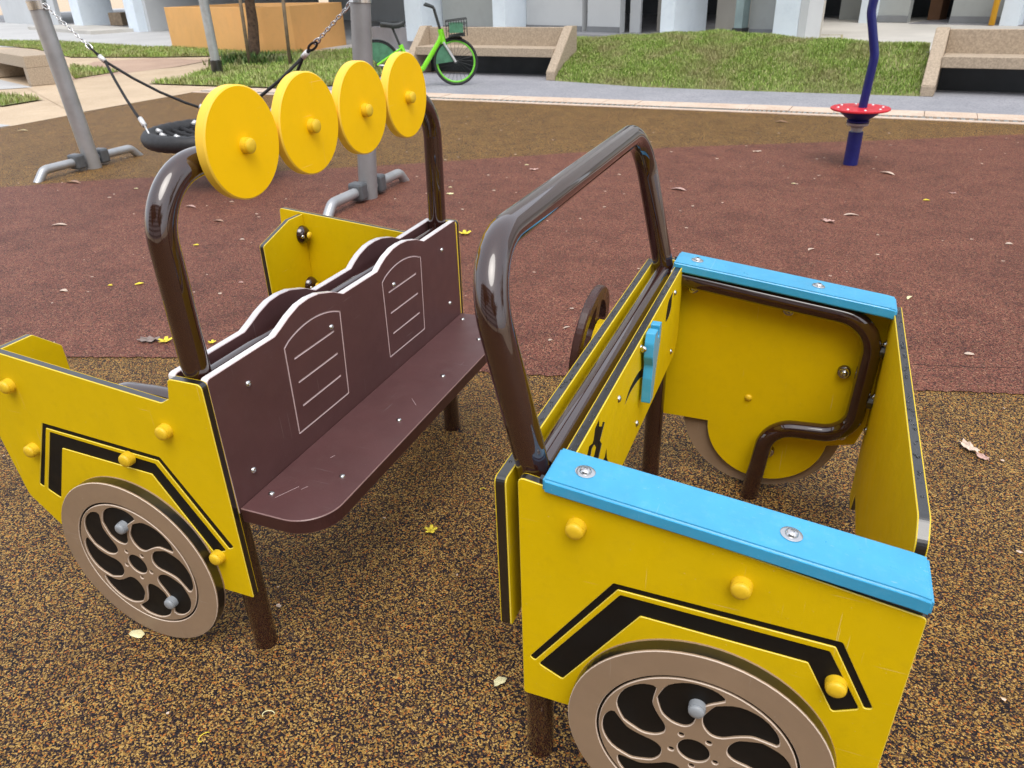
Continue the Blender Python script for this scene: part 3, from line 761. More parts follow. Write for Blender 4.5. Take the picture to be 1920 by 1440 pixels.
tag(link('ferrules', rel(bm, sb_), m_alu, sb_, smooth=True), kind='stuff')
for s, top, yj in ((-1, (-6.06, 4.29, 1.41), (-5.62, 4.27, 1.06)), (1, (-2.89, 4.15, 1.36), (-3.27, 4.2, 1.10))):
    top = Vector(top); J = Vector(yj)
    # chain
    bm = bmesh.new(); d = J-top; L = d.length; nl = int(L/.036); dn = d.normalized(); sd_ = dn.orthogonal().normalized(); s2 = dn.cross(sd_)
    for k in range(nl+1):
        c = top+dn*(k*.036); w_ = sd_ if k % 2 else s2
        big = 1.5 if k in (0, 1, nl) else 1
        P = [c+dn*(.024*cos(a)*big)+w_*(.012*sin(a)*big) for a in [2*pi*q/12 for q in range(13)]]
        tube(bm, P, .0042*big, 6, cap=False)
    link('chain', rel(bm, sb_), m_steel, sb_, smooth=True)
    bm = bmesh.new(); P = [J+dn*(.03+.05*cos(a))+s2*(.022*sin(a)) for a in [2*pi*q/16 for q in range(17)]]; tube(bm, P, .009, 8, cap=False)
    tube(bm, [J+dn*.07, J+dn*.15], .014, 8); link('rope_eye', rel(bm, sb_), m_rope, sb_, smooth=True)
    bm = bmesh.new(); tube(bm, [J+dn*.10, J+dn*.165], .021, 10); link('ferrule', rel(bm, sb_), m_alu, sb_, smooth=True)
    J2 = J+dn*.165
    for q in (-1, 1):
        ang = (pi if s < 0 else 0)+q*radians(62)*(-1 if s < 0 else 1)
        E_ = Vector((ncx+RN*cos(ang), ncy+RN*sin(ang), nz+.05)); E2 = E_.lerp(J2, .13); E3 = E_.lerp(J2, .22)
        bm = bmesh.new(); mid = J2.lerp(E2, .5)+Vector((0, 0, -.045)); tube(bm, [J2, J2.lerp(mid, .5)+Vector((0, 0, -.012)), mid, mid.lerp(E2, .5)+Vector((0, 0, -.01)), E2], .012, 8)
        link('rope', rel(bm, sb_), m_rope, sb_, smooth=True)
        bm = bmesh.new(); tube(bm, [E2, E3], .021, 10); tube(bm, [E_+Vector((0, 0, -.02)), E2], .007, 8); link('ferrule', rel(bm, sb_), m_alu, sb_, smooth=True)

# ---------------------------------------------------------------- stand-on spinner
sp = empty('spinner', (.61, 6.19, 0), label='blue spinner pole with red round foot plate on the play floor', cat='spinner')
bm = bmesh.new(); tube(bm, [(0, 0, 0), (0, 0, .275)], .058, 28); link('base_post', bm, m_navy, sp, smooth=True, angle=40)
bm = bmesh.new(); lathe(bm, (0, 0, .2755), (0, 0, 1), [(0, .0), (0, .044), (.035, .048), (.055, .086), (.072, .090), (.073, .05), (.09, .05)], 28); link('bearing', bm, m_galv, sp, smooth=True, angle=30)
bm = bmesh.new(); lathe(bm, (0, 0, .352), (0, 0, 1), [(0, .0), (0, .086), (.014, .09), (.018, .078), (.03, .092), (.055, .128), (.08, .158), (.095, .168), (.095, 0)], 36); link('hub', bm, m_navy, sp, smooth=True, angle=30)
bm = bmesh.new(); lathe(bm, (0, 0, .448), (0, 0, 1), [(0, 0), (0, .222), (.006, .232), (.016, .232), (.02, .226), (.02, 0)], 64); fp = link('foot_plate', bm, m_red, sp, smooth=True, angle=30)
for k in range(8):
    a = 2*pi*k/8+.2; bm = bolt_bm((.175*cos(a), .175*sin(a), .468), (0, 0, 1), .011); link('bolt', bm, m_alu, fp, smooth=True)
bm = bmesh.new(); tube(bm, fillet([(.015, 0, .455), (.035, 0, .86), (-.05, 0, 1.18), (-.03, 0, 1.55), (.05, 0, 1.75)], [.25, .25, .2]), .034, 24); link('handle_pole', bm, m_navy, sp, smooth=True, angle=50)

# ================================================================ play car, bonnet end
fr_ = empty('play_car_bonnet', (0, .6, 0), label='yellow play car bonnet with blue top rails, steering wheel and windscreen hoop', cat='play car')
W = 1.2; T = .019
def P(name, bm, mats, parent, smooth=False, angle=None):
    root = parent
    while root.parent: root = root.parent
    return link(name, rel(bm, root), mats, parent, smooth=smooth, angle=angle)
Y3 = [m_yel, m_yel_edge, m_black, m_blackedge]
PH = 1.15    # far posts
yN, yF = .05, PH
bm = bmesh.new()
zt, xt = 1.125, -.096
tube(bm, fillet([(-.002, yN, 0), (-.002, yN, .72), (xt, yN, zt), (xt, yF, zt), (-.002, yF, .72), (-.002, yF, 0)], [.25, .13, .13, .25], 12), .029, 36)
P('windscreen_hoop', bm, m_tube, fr_, True, 50)
bm = bmesh.new(); tube(bm, [(-.003, yN+.03, .722), (-.003, yF-.03, .722)], .0275, 32); P('cross_tube', bm, m_tube, fr_, True, 50)
def dome(name, c, ax, r, mat, parent, f=.7):
    bm = bmesh.new(); lathe(bm, c, ax, [(0, r), (r*f*.5, r*.93), (r*f*.85, r*.6), (r*f, 0)], 20); return P(name, bm, mat, parent, True)
for y_ in (yN+.013, yF-.013):
    bm = bmesh.new()
    tube(bm, fillet([(.02, y_, .722), (.30, y_, .684), (.590, y_, .648), (.578, y_, .282), (.352, y_, .268), (.322, y_, -.01)], [0, .11, .085, .085], 12), .0265, 30)
    P('frame_tube', bm, m_tube, fr_, True, 50)
# side panels
zA, zB = .757, .655
side = rpoly([(-.018, .227), (.62, .227) if False else (.24, .227), (.598, .227), (.625, zB), (-.018, zA)], [.006, 0, .006, .008, .01], 3)
lobe_c, lobe_r = (.345, .235), .172
def lobe(sign=1):
    return [(lobe_c[0]+lobe_r*cos(a), lobe_c[1]+lobe_r*sin(a)) for a in [radians(q) for q in range(183, 358, 7)]]
def fside():
    L = [(-.018, .227), (.165, .227)]
    L += [(lobe_c[0]+.18*cos(radians(q)), lobe_c[1]-.01+.18*sin(radians(q))) for q in range(186, 356, 6)]
    L += [(.600, .227), (.622, .30), (.625, zB), (-.018, zA)]
    return rpoly(L, [.006]+[0]*(len(L)-5)+[.008, .03, .008, .01], 3)
f_thin = rpoly([(-.003, .334), (.155, .573), (.524, .568), (.590, .443), (.578, .439), (.516, .555), (.163, .561), (.007, .327)][::-1], .004, 3)
f_thick = rpoly([(.015, .320), (.168, .550), (.509, .543), (.571, .434), (.533, .412), (.482, .507), (.205, .513), (.063, .297)][::-1], [.005]*8, 3)
def fmap_front(y0, sgn):      # outer face at y0, depth goes inward (sgn=+1 near panel, -1 far panel)
    return lambda a, b, d: (a, y0+sgn*d, b)
cut = []
RC = [(.135, 44), (.157, 33.5), (.167, 20.6), (.166, 8), (.158, .5), (.150, 2), (.137, 7), (.125, 11.5), (.108, 15), (.092, 18), (.074, 22.5), (.066, 32), (.070, 42), (.080, 48.5), (.096, 51), (.113, 48.5), (.126, 46.5)]
def wheel(parent, cx, cz, y0, sgn, rot=0, vis=True):
    """flat spoked wheel board bolted on the outside of a side panel; sgn=+1 faces -y"""
    y = lambda d: y0-sgn*d     # d outwards from the panel face
    t = .030; R = .240; fm = lambda a, b, d: (cx+a, y(t-d), cz+b)
    circ = lambda r, n=72: [(r*cos(2*pi*k/n), r*sin(2*pi*k/n)) for k in range(n)]
    bm = bmesh.new()
    # tyre: tan ring face, black core rim
    c = .0014; Rg = lambda L, d: [bm.verts.new(fm(a, b, d)) for a, b in L]
    a0 = Rg(circ(R-c), 0); a1_ = Rg(circ(R), c); a2 = Rg(circ(R), .004); a3 = Rg(circ(R), t-.004); a4 = Rg(circ(R), t); 
    b0 = Rg(circ(.1835+c), 0); b1 = Rg(circ(.1835), c); b2 = Rg(circ(.1835), .0042); cen = Rg(circ(.02), .0042)
    bridge(bm, a0, a1_, 1); bridge(bm, a1_, a2, 0); bridge(bm, a2, a3, 2); bridge(bm, a3, a4, 0); bridge(bm, a0, b0, 0); bridge(bm, b0, b1, 1); bridge(bm, b1, b2, 0)
    bridge(bm, b2, cen, 3); bm.faces.new(cen).material_index = 3; bm.faces.new(a4).material_index = 0
    wh = P('wheel', bm, [m_tan, m_tan_edge, m_black, m_blackedge], parent)
    # rim with swirling spokes
    bm = bmesh.new(); outer = circ(.1785, 96); holes = []
    for k in range(8):
        L = [(r*cos(radians(31.2+45*k+rot+a)), r*sin(radians(31.2+45*k+rot+a))) for r, a in RC]
        L = inset(catmull(L, 3), -.0040); holes.append(L[::-1])
    holes.append(circ(.029, 28)[::-1])
    for k in range(5):
        a = radians(-90+72*k+rot); holes.append([(.042*cos(a)+.0052*cos(q), .042*sin(a)+.0052*sin(q)) for q in [-2*pi*i/12 for i in range(12)]])
    R_ = lambda L, d: [bm.verts.new(fm(a, b, d)) for a, b in L]
    o0 = R_(inset(outer, c), 0); o1 = R_(outer, c); o2 = R_(outer, .0043); bridge(bm, o0, o1, 1); bridge(bm, o1, o2, 0); rings = [o0]
    for h in holes:
        h0 = R_(inset(h, -c), 0); h1 = R_(h, c); h2 = R_(h, .0043); bridge(bm, h0, h1, 1); bridge(bm, h1, h2, 0); rings.append(h0)
    fillloops(bm, rings, 0)
    P('rim', bm, [m_tan, m_tan_edge, m_black], wh)
    for a, r in ((91.5, .118), (-50, .126)):
        q = (cx+r*cos(radians(a+rot*0)), y(t-.004), cz+r*sin(radians(a)))
        P('knob', knob_bm(q, (0, -sgn, 0), .0150, .021), m_gknob, wh, True, 35)
    return wh
FW = (.3247, .2478)
for y0, sgn in ((0, 1), (W, -1)):
    bm = bmesh.new(); panel(bm, fside(), fmap_front(y0, sgn), T, holes=[f_thin, f_thick])
    pn = P('side_panel', bm, Y3, fr_)
    for a, b in ((.088, .681), (.363, .638), (.529, .478)): P('knob', knob_bm((a, y0-(0 if (a, b) != (.529, .478) else -.003)*sgn, b), (0, -sgn, 0)), m_knob, pn, True, 35)
    wheel(fr_, FW[0], FW[1], y0, sgn)
    # inside: clamps and bolts on the tube
    yi = y0+sgn*T
    for a, b in ((.083, .677), (.357, .641), (.532, .467), (.560, .262), (.361, .157)):
        bm = bmesh.new(); lathe(bm, (a, yi, b), (0, sgn, 0), [(0, .019), (.012, .018), (.016, .013), (.016, .0)], 22); br = P('clamp_washer', bm, m_tube, fr_, True, 40)
        P('bolt', bolt_bm((a, yi+sgn*.016, b), (0, sgn, 0), .010, True), m_steel, br, True, 35)
    dome('cap_nut', (.279, yi, .332), (0, sgn, 0), .011, m_knob, fr_)
# top rails
for y0, y1 in ((-.012, .092), (1.105, 1.208)):
    bm = bmesh.new()
    prof = [(.030, .744), (.030, .772), (.30, .740), (.60, .703), (.625, .698), (.625, .668), (.60, .673), (.30, .712)]
    a = [bm.verts.new((x, y0, z)) for x, z in prof]; b = [bm.verts.new((x, y1, z)) for x, z in prof]
    bm.faces.new(a); bm.faces.new(b); bridge(bm, a, b, 0)
    bmesh.ops.recalc_face_normals(bm, faces=bm.faces[:])
    ed = [e_ for e_ in bm.edges if e_.calc_face_angle(0) > .5]; bmesh.ops.bevel(bm, geom=ed, offset=.0045, segments=3, affect='EDGES')
    r_ = P('top_rail', bm, m_blue, fr_, True, 35)
    for x, z in ((.089, .7652), (.423, .7252)):
        P('bolt', bolt_bm((x, (y0+y1)/2, z), (.12, 0, 1), .0105, True), m_steel, r_, True, 35)
# black strips standing in for the dark gap between rail and panel
for y_ in (.010, 1.19):
    bm = bmesh.new(); pr2 = [(.02, .742), (.02, .760), (.618, .669), (.618, .648)]
    a = [bm.verts.new((x, y_-.006, z)) for x, z in pr2]; b = [bm.verts.new((x, y_+.006, z)) for x, z in pr2]; bm.faces.new(a); bm.faces.new(b); bridge(bm, a, b, 0)
    P('gap_strip', bm, m_black, fr_)
# dashboard boards
rear = rpoly([(.0, .40), (W, .40), (W, .745), (0, .745)], [.01, .01, .012, .012], 4)
bm = bmesh.new(); panel(bm, rear, lambda a, b, d: (-.062+d, a, b), .022); dr = P('dash_board', bm, Y3, fr_)
fl = []
def shp(L, s=1, o=(0, 0)): fl.append(catmull([(o[0]+x*s, o[1]+y*s) for x, y in L], 3))
# engraved flame-like scrolls
fl.append(catmull([(.70, .631), (.655, .655), (.614, .671), (.576, .678), (.533, .679), (.492, .675), (.462, .658), (.502, .664), (.553, .661), (.609, .651), (.651, .633), (.693, .617)], 2))
fl.append([(.246, .744), (.219, .739), (.211, .720), (.203, .715), (.181, .722), (.165, .707), (.140, .694), (.150, .684), (.190, .692), (.2, .706), (.216, .705), (.230, .690), (.205, .668), (.180, .655), (.195, .648), (.235, .655), (.252, .651), (.272, .672), (.258, .687), (.276, .702), (.290, .712), (.274, .722), (.268, .715), (.248, .726)])
fl.append([(.312, .636), (.301, .622), (.280, .622), (.262, .604), (.290, .592), (.334, .586), (.317, .610)])
fl.append(catmull([(.985, .728), (.933, .727), (.912, .712), (.900, .676), (.930, .672), (.955, .676), (.973, .692), (.972, .715)], 2))
fl.append([(.125, .640), (.150, .655), (.165, .672), (.155, .652), (.175, .640), (.150, .628), (.135, .610), (.130, .628)])
front_b = rpoly([(.072, .49), (1.08, .49), (1.128, .53), (1.128, .757), (.072, .757)], [.006, .02, .02, .008, .008], 4)
bm = bmesh.new(); panel(bm, front_b, lambda a, b, d: (.055-d, a, b), .022, holes=[h if area2(h) < 0 else h[::-1] for h in fl], hc=.0004, hd=.0008, wall=2); df = P('dash_board', bm, Y3, fr_)
for y_, z_ in ((.401, .706), (1.012, .716), (1.023, .530), (.60, .735), (.16, .54), (.60, .53)): P('bolt', bolt_bm((.055, y_, z_), (1, 0, 0), .008), m_steel, df, True, 35)
for y_, z_ in ((.15, .66), (.15, .48), (1.05, .66), (1.05, .48)): P('bolt', bolt_bm((-.062, y_, z_), (-1, 0, 0), .008), m_steel, dr, True, 35)
for y_ in (.30, .85):
    bm = bmesh.new(); box(bm, (-.038, y_-.02, .60), (.031, y_+.02, .685)); P('spacer', bm, m_black, fr_)
# blue lever
lev = rpoly([(.600, .590), (.632, .590), (.650, .655), (.660, .685), (.678, .715), (.686, .752), (.686, .770), (.662, .770), (.662, .742), (.645, .742), (.645, .768), (.615, .768), (.603, .745), (.600, .712), (.611, .685), (.603, .655)], [.004]*2+[.02]*3+[.004]*7+[.02]*4, 3)
bm = bmesh.new(); panel(bm, lev, lambda a, b, d: (.084-d, a, b), .022, mi=(0, 0, 0), floor=0); lv = P('lever', bm, [m_blue], fr_)
P('bolt', bolt_bm((.062, .594, .735), (0, -1, .1), .008), m_steel, lv, True, 35)
bm = bmesh.new(); lathe(bm, (.0552, .645, .70), (1, 0, 0), [(0, .014), (.0066, .014)], 20); P('lever_spacer', bm, m_black, lv)
# front board
fb = rpoly([(.175, .50), (.215, .135), (1.06, .135), (1.10, .045), (1.175, .045), (1.178, .684), (.215, .684), (.175, .655)], [.02, .01, .01, .008, .008, .01, .03, .03], 5)
bm = bmesh.new(); panel(bm, fb, lambda a, b, d: (.640-d, a, b), .021)
fbp = P('front_board', bm, Y3, fr_)
for z_ in (.585, .42, .31): P('bolt', bolt_bm((.6188, 1.135, z_), (-1, 0, 0), .009, True), m_steel, fbp, True, 35)
for y_ in (yN+.013, yF-.013):
    for z_ in (.56, .40):
        bm = bmesh.new(); lathe(bm, (.602, y_, z_), (1, 0, 0), [(0, .018), (.0168, .018), (.0168, 0)], 16); P('spacer', bm, m_black, fr_)
bm = bmesh.new()
bbox(bm, (.600, .06, .43), (.618, .24, .47), .003); P('bracket', bm, m_tube, fr_)
# headlamps on the outside of the front board (not seen from the rear)
for y_ in (.33, 1.02):
    bm = bmesh.new(); lathe(bm, (.6405, y_, .45), (1, 0, 0), [(0, .08), (.016, .08), (.018, .078), (.018, 0)], 48); P('headlamp_disc', bm, m_disc, fbp, True, 30)
# water drops on the board edges
def drops(name, spots, parent):
    bm = bmesh.new()
    for p, r in spots: lathe(bm, p, (0, 0, 1), [(0, r), (r*.25, r*.85), (r*.42, r*.5), (r*.5, 0)], 12)
    tag(P(name, bm, m_water, parent, True), kind='stuff')
rd = random.Random(3)
drops('water_drops', [((-.051+rd.uniform(-.006, .006), rd.uniform(.02, 1.18), .7451), rd.uniform(.0015, .0042)) for _ in range(60)], dr)
drops('water_drops', [((.044+rd.uniform(-.006, .006), rd.uniform(.09, 1.11), .7571), rd.uniform(.0015, .0042)) for _ in range(70)], df)
drops('water_drops', [((.6295+rd.uniform(-.005, .005), rd.uniform(.24, 1.16), .6841), rd.uniform(.0018, .0052)) for _ in range(60)], fbp)
# steering wheel
sx, sy, sz = -.150, .885, .605; ax = Vector((-1, 0, .12)).normalized()
e1 = Vector((0, 1, 0)); e2 = ax.cross(e1)
if e2.z < 0: e2 = -e2
fm = lambda a, b, d: tuple(Vector((sx, sy, sz))+e1*a+e2*b-ax*(d-.012))
bm = bmesh.new(); R_ = lambda L, d: [bm.verts.new(fm(a, b, d)) for a, b in L]
circ = lambda r, n=64: [(r*cos(2*pi*k/n), r*sin(2*pi*k/n)) for k in range(n)]
holes = []
for k in range(4):
    a0_ = 45+90*k; L = [(.112*cos(radians(a)), .112*sin(radians(a))) for a in range(a0_-34, a0_+35, 4)]+[(.038*cos(radians(a)), .038*sin(radians(a))) for a in range(a0_+20, a0_-21, -8)]
    holes.append(L[::-1])
f0 = [R_(circ(.146), 0)]; f1 = [R_(circ(.146), .024)]; s0 = R_(circ(.150), .004); s1 = R_(circ(.150), .020)
bridge(bm, f0[0], s0, 0); bridge(bm, s0, s1, 0); bridge(bm, s1, f1[0], 0)
for h in holes:
    a = R_(h, 0); b = R_(h, .024); bridge(bm, a, b, 0); f0.append(a); f1.append(b)
fillloops(bm, f0, 0); fillloops(bm, f1, 0)
stw = P('steering_wheel', bm, [plain('brown_wheel_board', (.06, .026, .022), .28, .08, 12)], fr_)
c0 = Vector((sx, sy, sz))
bm = bmesh.new(); lathe(bm, c0+ax*.014, -ax, [(0, 0), (0, .03), (.06, .03), (.06, 0)], 24); P('hub', bm, m_black, stw, True, 40)
bm = bmesh.new(); lathe(bm, c0-ax*.016, -ax, [(0, .0), (0, .058), (.022, .058), (.026, .052), (.05, .045), (.085, .045), (.085, 0)], 32); P('steering_bracket', bm, m_yel, fr_, True, 35)
for q in ((.028, .02), (.028, -.02), (-.028, .02)):
    P('bolt', bolt_bm(c0-ax*.034+e1*q[1]+e2*q[0], -ax, .007), m_steel, stw, True, 35)

# ================================================================ play car, bench end
rs = empty('play_car_bench', (-.77, .64, 0), label='brown play car bench with yellow sides and four yellow discs on its roll bar', cat='play car')
yn, yf = .0355, 1.2555; xp = -.772
bm = bmesh.new()
tube(bm, fillet([(xp, .087, 0), (xp, .085, .75), (xp, .083, 1.195), (xp, 1.225, 1.195), (xp, 1.205, .75), (xp, 1.20, 0)], [0, .13, .13, 0], 14), .029, 36)
P('roll_bar', bm, m_tube, rs, True, 50)
bm = bmesh.new(); tube(bm, [(xp, .10, .757), (xp, 1.19, .757)], .027, 32); P('cross_tube', bm, m_tube, rs, True, 50)
for y_ in (.098, 1.193):
    bm = bmesh.new()
    tube(bm, fillet([(xp-.02, y_, .694), (-.9, y_, .698), (-1.085, y_, .690), (-1.085, y_, .36), (-1.07, y_, -.01)], [0, .10, .0], 10), .024, 28)
    P('frame_tube', bm, m_tube, rs, True, 50)
# four discs
for k in range(4):
    yc = .295+.2295*k; zc = 1.218
    bm = bmesh.new(); c = .002; R = .1115
    lathe(bm, (-.739, yc, zc), (1, 0, 0), [(0, 0), (0, R-.002), (.002, R), (.021, R), (.024, R-.003), (.024, 0)], 80)
    for f in bm.faces: f.material_index = 1 if (sum((v.co.yz-Vector((yc, zc))).length for v in f.verts)/len(f.verts) > R-.004) else 0
    d = P('roof_disc', bm, [m_disc, m_disc_edge], rs, True, 30)
    P('knob', knob_bm((-.715, yc, zc-.004), (1, 0, 0), .0160, .020), m_knob, d, True, 35)
# backrest boards
def back_profile():
    L = [(.055, .45), (1.236, .45), (1.236, .797), (1.013, .793)]
    L += [(.968, .812), (.91, .826), (.87, .829), (.83, .827), (.785, .816), (.755, .803), (.734, .791)]
    L += [(.562, .791), (.522, .811), (.462, .829), (.42, .833), (.38, .830), (.34, .818), (.305, .803), (.279, .793), (.055, .793)]
    return L
BP = rpoly(back_profile(), [.004, .004, .010, .01]+[.03]*6+[.012, .012]+[.03]*6+[.012, .010], 3)
def line_groove(pts, w_=.0032):
    L, R = [], []
    pts = [Vector(p) for p in pts]
    for i, p in enumerate(pts):
        a = pts[max(0, i-1)]; b = pts[min(len(pts)-1, i+1)]; t = (b-a).normalized(); n = Vector((-t.y, t.x))*w_/2
        L.append(tuple(p+n)); R.append(tuple(p-n))
    q = L+R[::-1]; return q if area2(q) < 0 else q[::-1]
def groove_rects(y0, y1, zb, zs, zt_):
    out = []
    arc = [(y0+(y1-y0)*f, zs+(zt_-zs)*sin(pi*min(1, max(0, f)))**.75) for f in [k/12 for k in range(13)]]
    loop = [(y0+.004, zb)]+[(y0+.004, zs+.001)]+arc[1:-1]+[(y1-.004, zs+.001), (y1-.004, zb)]
    out.append(loop); return out
def ring_groove(bm_, loop, fm_, w_, mi_):
    """closed groove: an island is left inside, so it is cut as ring; returns (outer, inner)"""
    return inset(loop, -w_/2), inset(loop, w_/2)
def backboard(x0, sgn, engraved):
    bm = bmesh.new(); fmp = lambda a, b, d: (x0-sgn*d, a, b); t = .019; c = .0014; sk = .003
    R = lambda L, d: [bm.verts.new(fmp(a, b, d)) for a, b in L]
    o0 = R(inset(BP, c), 0); o1 = R(BP, c); o4 = R(BP, t-c); o5 = R(inset(BP, c), t)
    bridge(bm, o0, o1, 1); bridge(bm, o1, o4, 2); bridge(bm, o4, o5, 1); fillloops(bm, [o5], 0)
    rings = [o0]
    if engraved:
        for (y0, y1) in ((.303, .530), (.752, .976)):
            loop = [(y0-.003, .520), (y0, .752)]+[(y0+(y1-y0)*f, .752+.027*sin(pi*f)**.7) for f in [k/12 for k in range(1, 12)]]+[(y1+.006, .752), (y1-.008, .518)]
            loop = rpoly(loop, [.003, .003]+[0]*11+[.003, .003], 2)
            if area2(loop) > 0: loop = loop[::-1]
            go, gi = inset(loop, -.0022), inset(loop, .0022); mid = loop
            g0 = R(go, 0); gm = R(mid, .0022); g1 = R(gi, 0); bridge(bm, g0, gm, 1); bridge(bm, gm, g1, 1)
            rings.append(g0)
            inner = [g1]
            for z_ in (.712, .648, .583):
                s = line_groove([(y0+.028, z_), (y0+.11, z_), (y1-.030, z_)], .0052); q0 = R(s, 0); q1 = R(inset(s, .0018), .0022)
                bridge(bm, q0, q1, 1); fillloops(bm, [q1], 1); inner.append(q0)
            fillloops(bm, inner, 0)
    fillloops(bm, rings, 0)
    return P('backrest', bm, [m_brown, m_brown_edge, m_pale_sheen], rs)
bb = backboard(-.7205, 1, True)
for y_, z_ in ((.167, .728), (.125, .525), (.491, .726), (.812, .724), (1.125, .728), (1.156, .531)): P('bolt', bolt_bm((-.7205, y_, z_), (1, 0, 0), .008), m_steel, bb, True, 35)
bb2 = backboard(-.824, -1, False)
for y_, z_ in ((.167, .728), (.125, .525), (1.125, .728), (1.156, .531)): P('bolt', bolt_bm((-.824, y_, z_), (-1, 0, 0), .008), m_steel, bb2, True, 35)
# seat
so_ = rpoly([(-.719, .058), (-.508, .058), (-.508, 1.232), (-.719, 1.232)], [.004, .095, .095, .004], 14)
bm = bmesh.new(); panel(bm, so_, lambda a, b, d: (a, b, .4655-d), .038, mi=(0, 1, 2), c=.002, skin=.003)
st = P('seat', bm, [m_brown, plain('brown_seat_edge', (.22, .13, .12), .35, .1, 20), m_brown_core], rs)  # light bevel line on the seat is a painted highlight
for x_, y_ in ((-.686, .128), (-.568, .242), (-.567, .515), (-.567, .78), (-.57, 1.048), (-.69, 1.182)): P('bolt', bolt_bm((x_, y_, .4655), (0, 0, 1), .0075), m_steel, st, True, 35)
bm = bmesh.new()
for a_, b_ in (((-.668, .118), (-.642, .172)), ((-.63, .165), (-.622, .18)), ((-.56, .60), (-.59, .63)), ((-.64, .30), (-.635, .312))):
    tube(bm, [(*a_, .4655), (*b_, .4655)], .0005, 6)
tag(P('scratches', bm, m_brown_edge, st), kind='stuff')
bm = bmesh.new()
for y_ in (.16, 1.13): box(bm, (-.742, y_-.02, .405), (-.56, y_+.02, .4270))
P('seat_bracket', bm, m_tube, rs)
# side panels
sp_ = [(-.722, .214), (-.728, .792) if False else (-.718, .792), (-.806, .792), (-.818, .742), (-.842, .728), (-1.43, .784), (-1.445, .60), (-1.41, .349), (-1.329, .271), (-1.23, .213)]
SP = rpoly(sp_, [.004, .012, .012, .0, .018, .01, .04, .03, .02, .01], 4)
thin_r = rpoly([(-1.351, .396), (-1.252, .597), (-.895, .578), (-.744, .363), (-.759, .353), (-.903, .567), (-1.246, .584), (-1.338, .390)], .004, 3)
thick_r = rpoly([(-1.327, .385), (-1.237, .575), (-.915, .556), (-.770, .345), (-.809, .327), (-.936, .523), (-1.214, .534), (-1.289, .367)], .005, 3)
for y0, sgn in ((yn, 1), (yf, -1)):
    bm = bmesh.new(); panel(bm, SP, fmap_front(y0, sgn), T, holes=[thin_r, thick_r])
    pn = P('side_panel', bm, Y3, rs)
    for a, b in ((-1.312, .691), (-1.315, .511), (-.848, .660), (-.989, .558), (-.794, .325)):
        P('knob', knob_bm((a, y0, b), (0, -sgn, 0)), m_knob, pn, True, 35)
    wheel(rs, -1.045, .2455, y0, sgn)
    # wing board turning in at the tail
    yi = y0+sgn*(T+.001)
    wing = [(0, .24), (.146, .24), (.146, .715), (.082, .772), (0, .772)] if sgn > 0 else [(0, .24), (.238, .24), (.235, .722), (.080, .770), (0, .770)]
    wing = rpoly(wing, [.004, .008, .01, .01, .004], 3)
    bm = bmesh.new(); panel(bm, wing, lambda a, b, d: (-1.330-d, yi+sgn*a, b), T); P('wing_board', bm, Y3, rs)
    for z_ in (.700, .505):
        bm = bmesh.new(); lathe(bm, (-1.352+.02, yi+sgn*.022, z_), (1, sgn*.0, 0), [(-.001, .034), (.012, .031), (.022, .022), (.027, .0)], 26); dmm = P('corner_clamp', bm, m_tube, rs, True, 50)
        dome('cap_nut', (-1.318+.018, yi+sgn*.022, z_), (1, 0, 0), .013, m_knob, rs)
        P('bolt', bolt_bm((-1.31, yi+sgn*.045, z_), (1, sgn*.6, 0), .007), m_steel, dmm, True, 35)
drops('water_drops', [((rd.uniform(-1.4, -.86), .045+rd.uniform(-.006, .006), 0), rd.uniform(.0012, .003)) for _ in range(1)], bb)

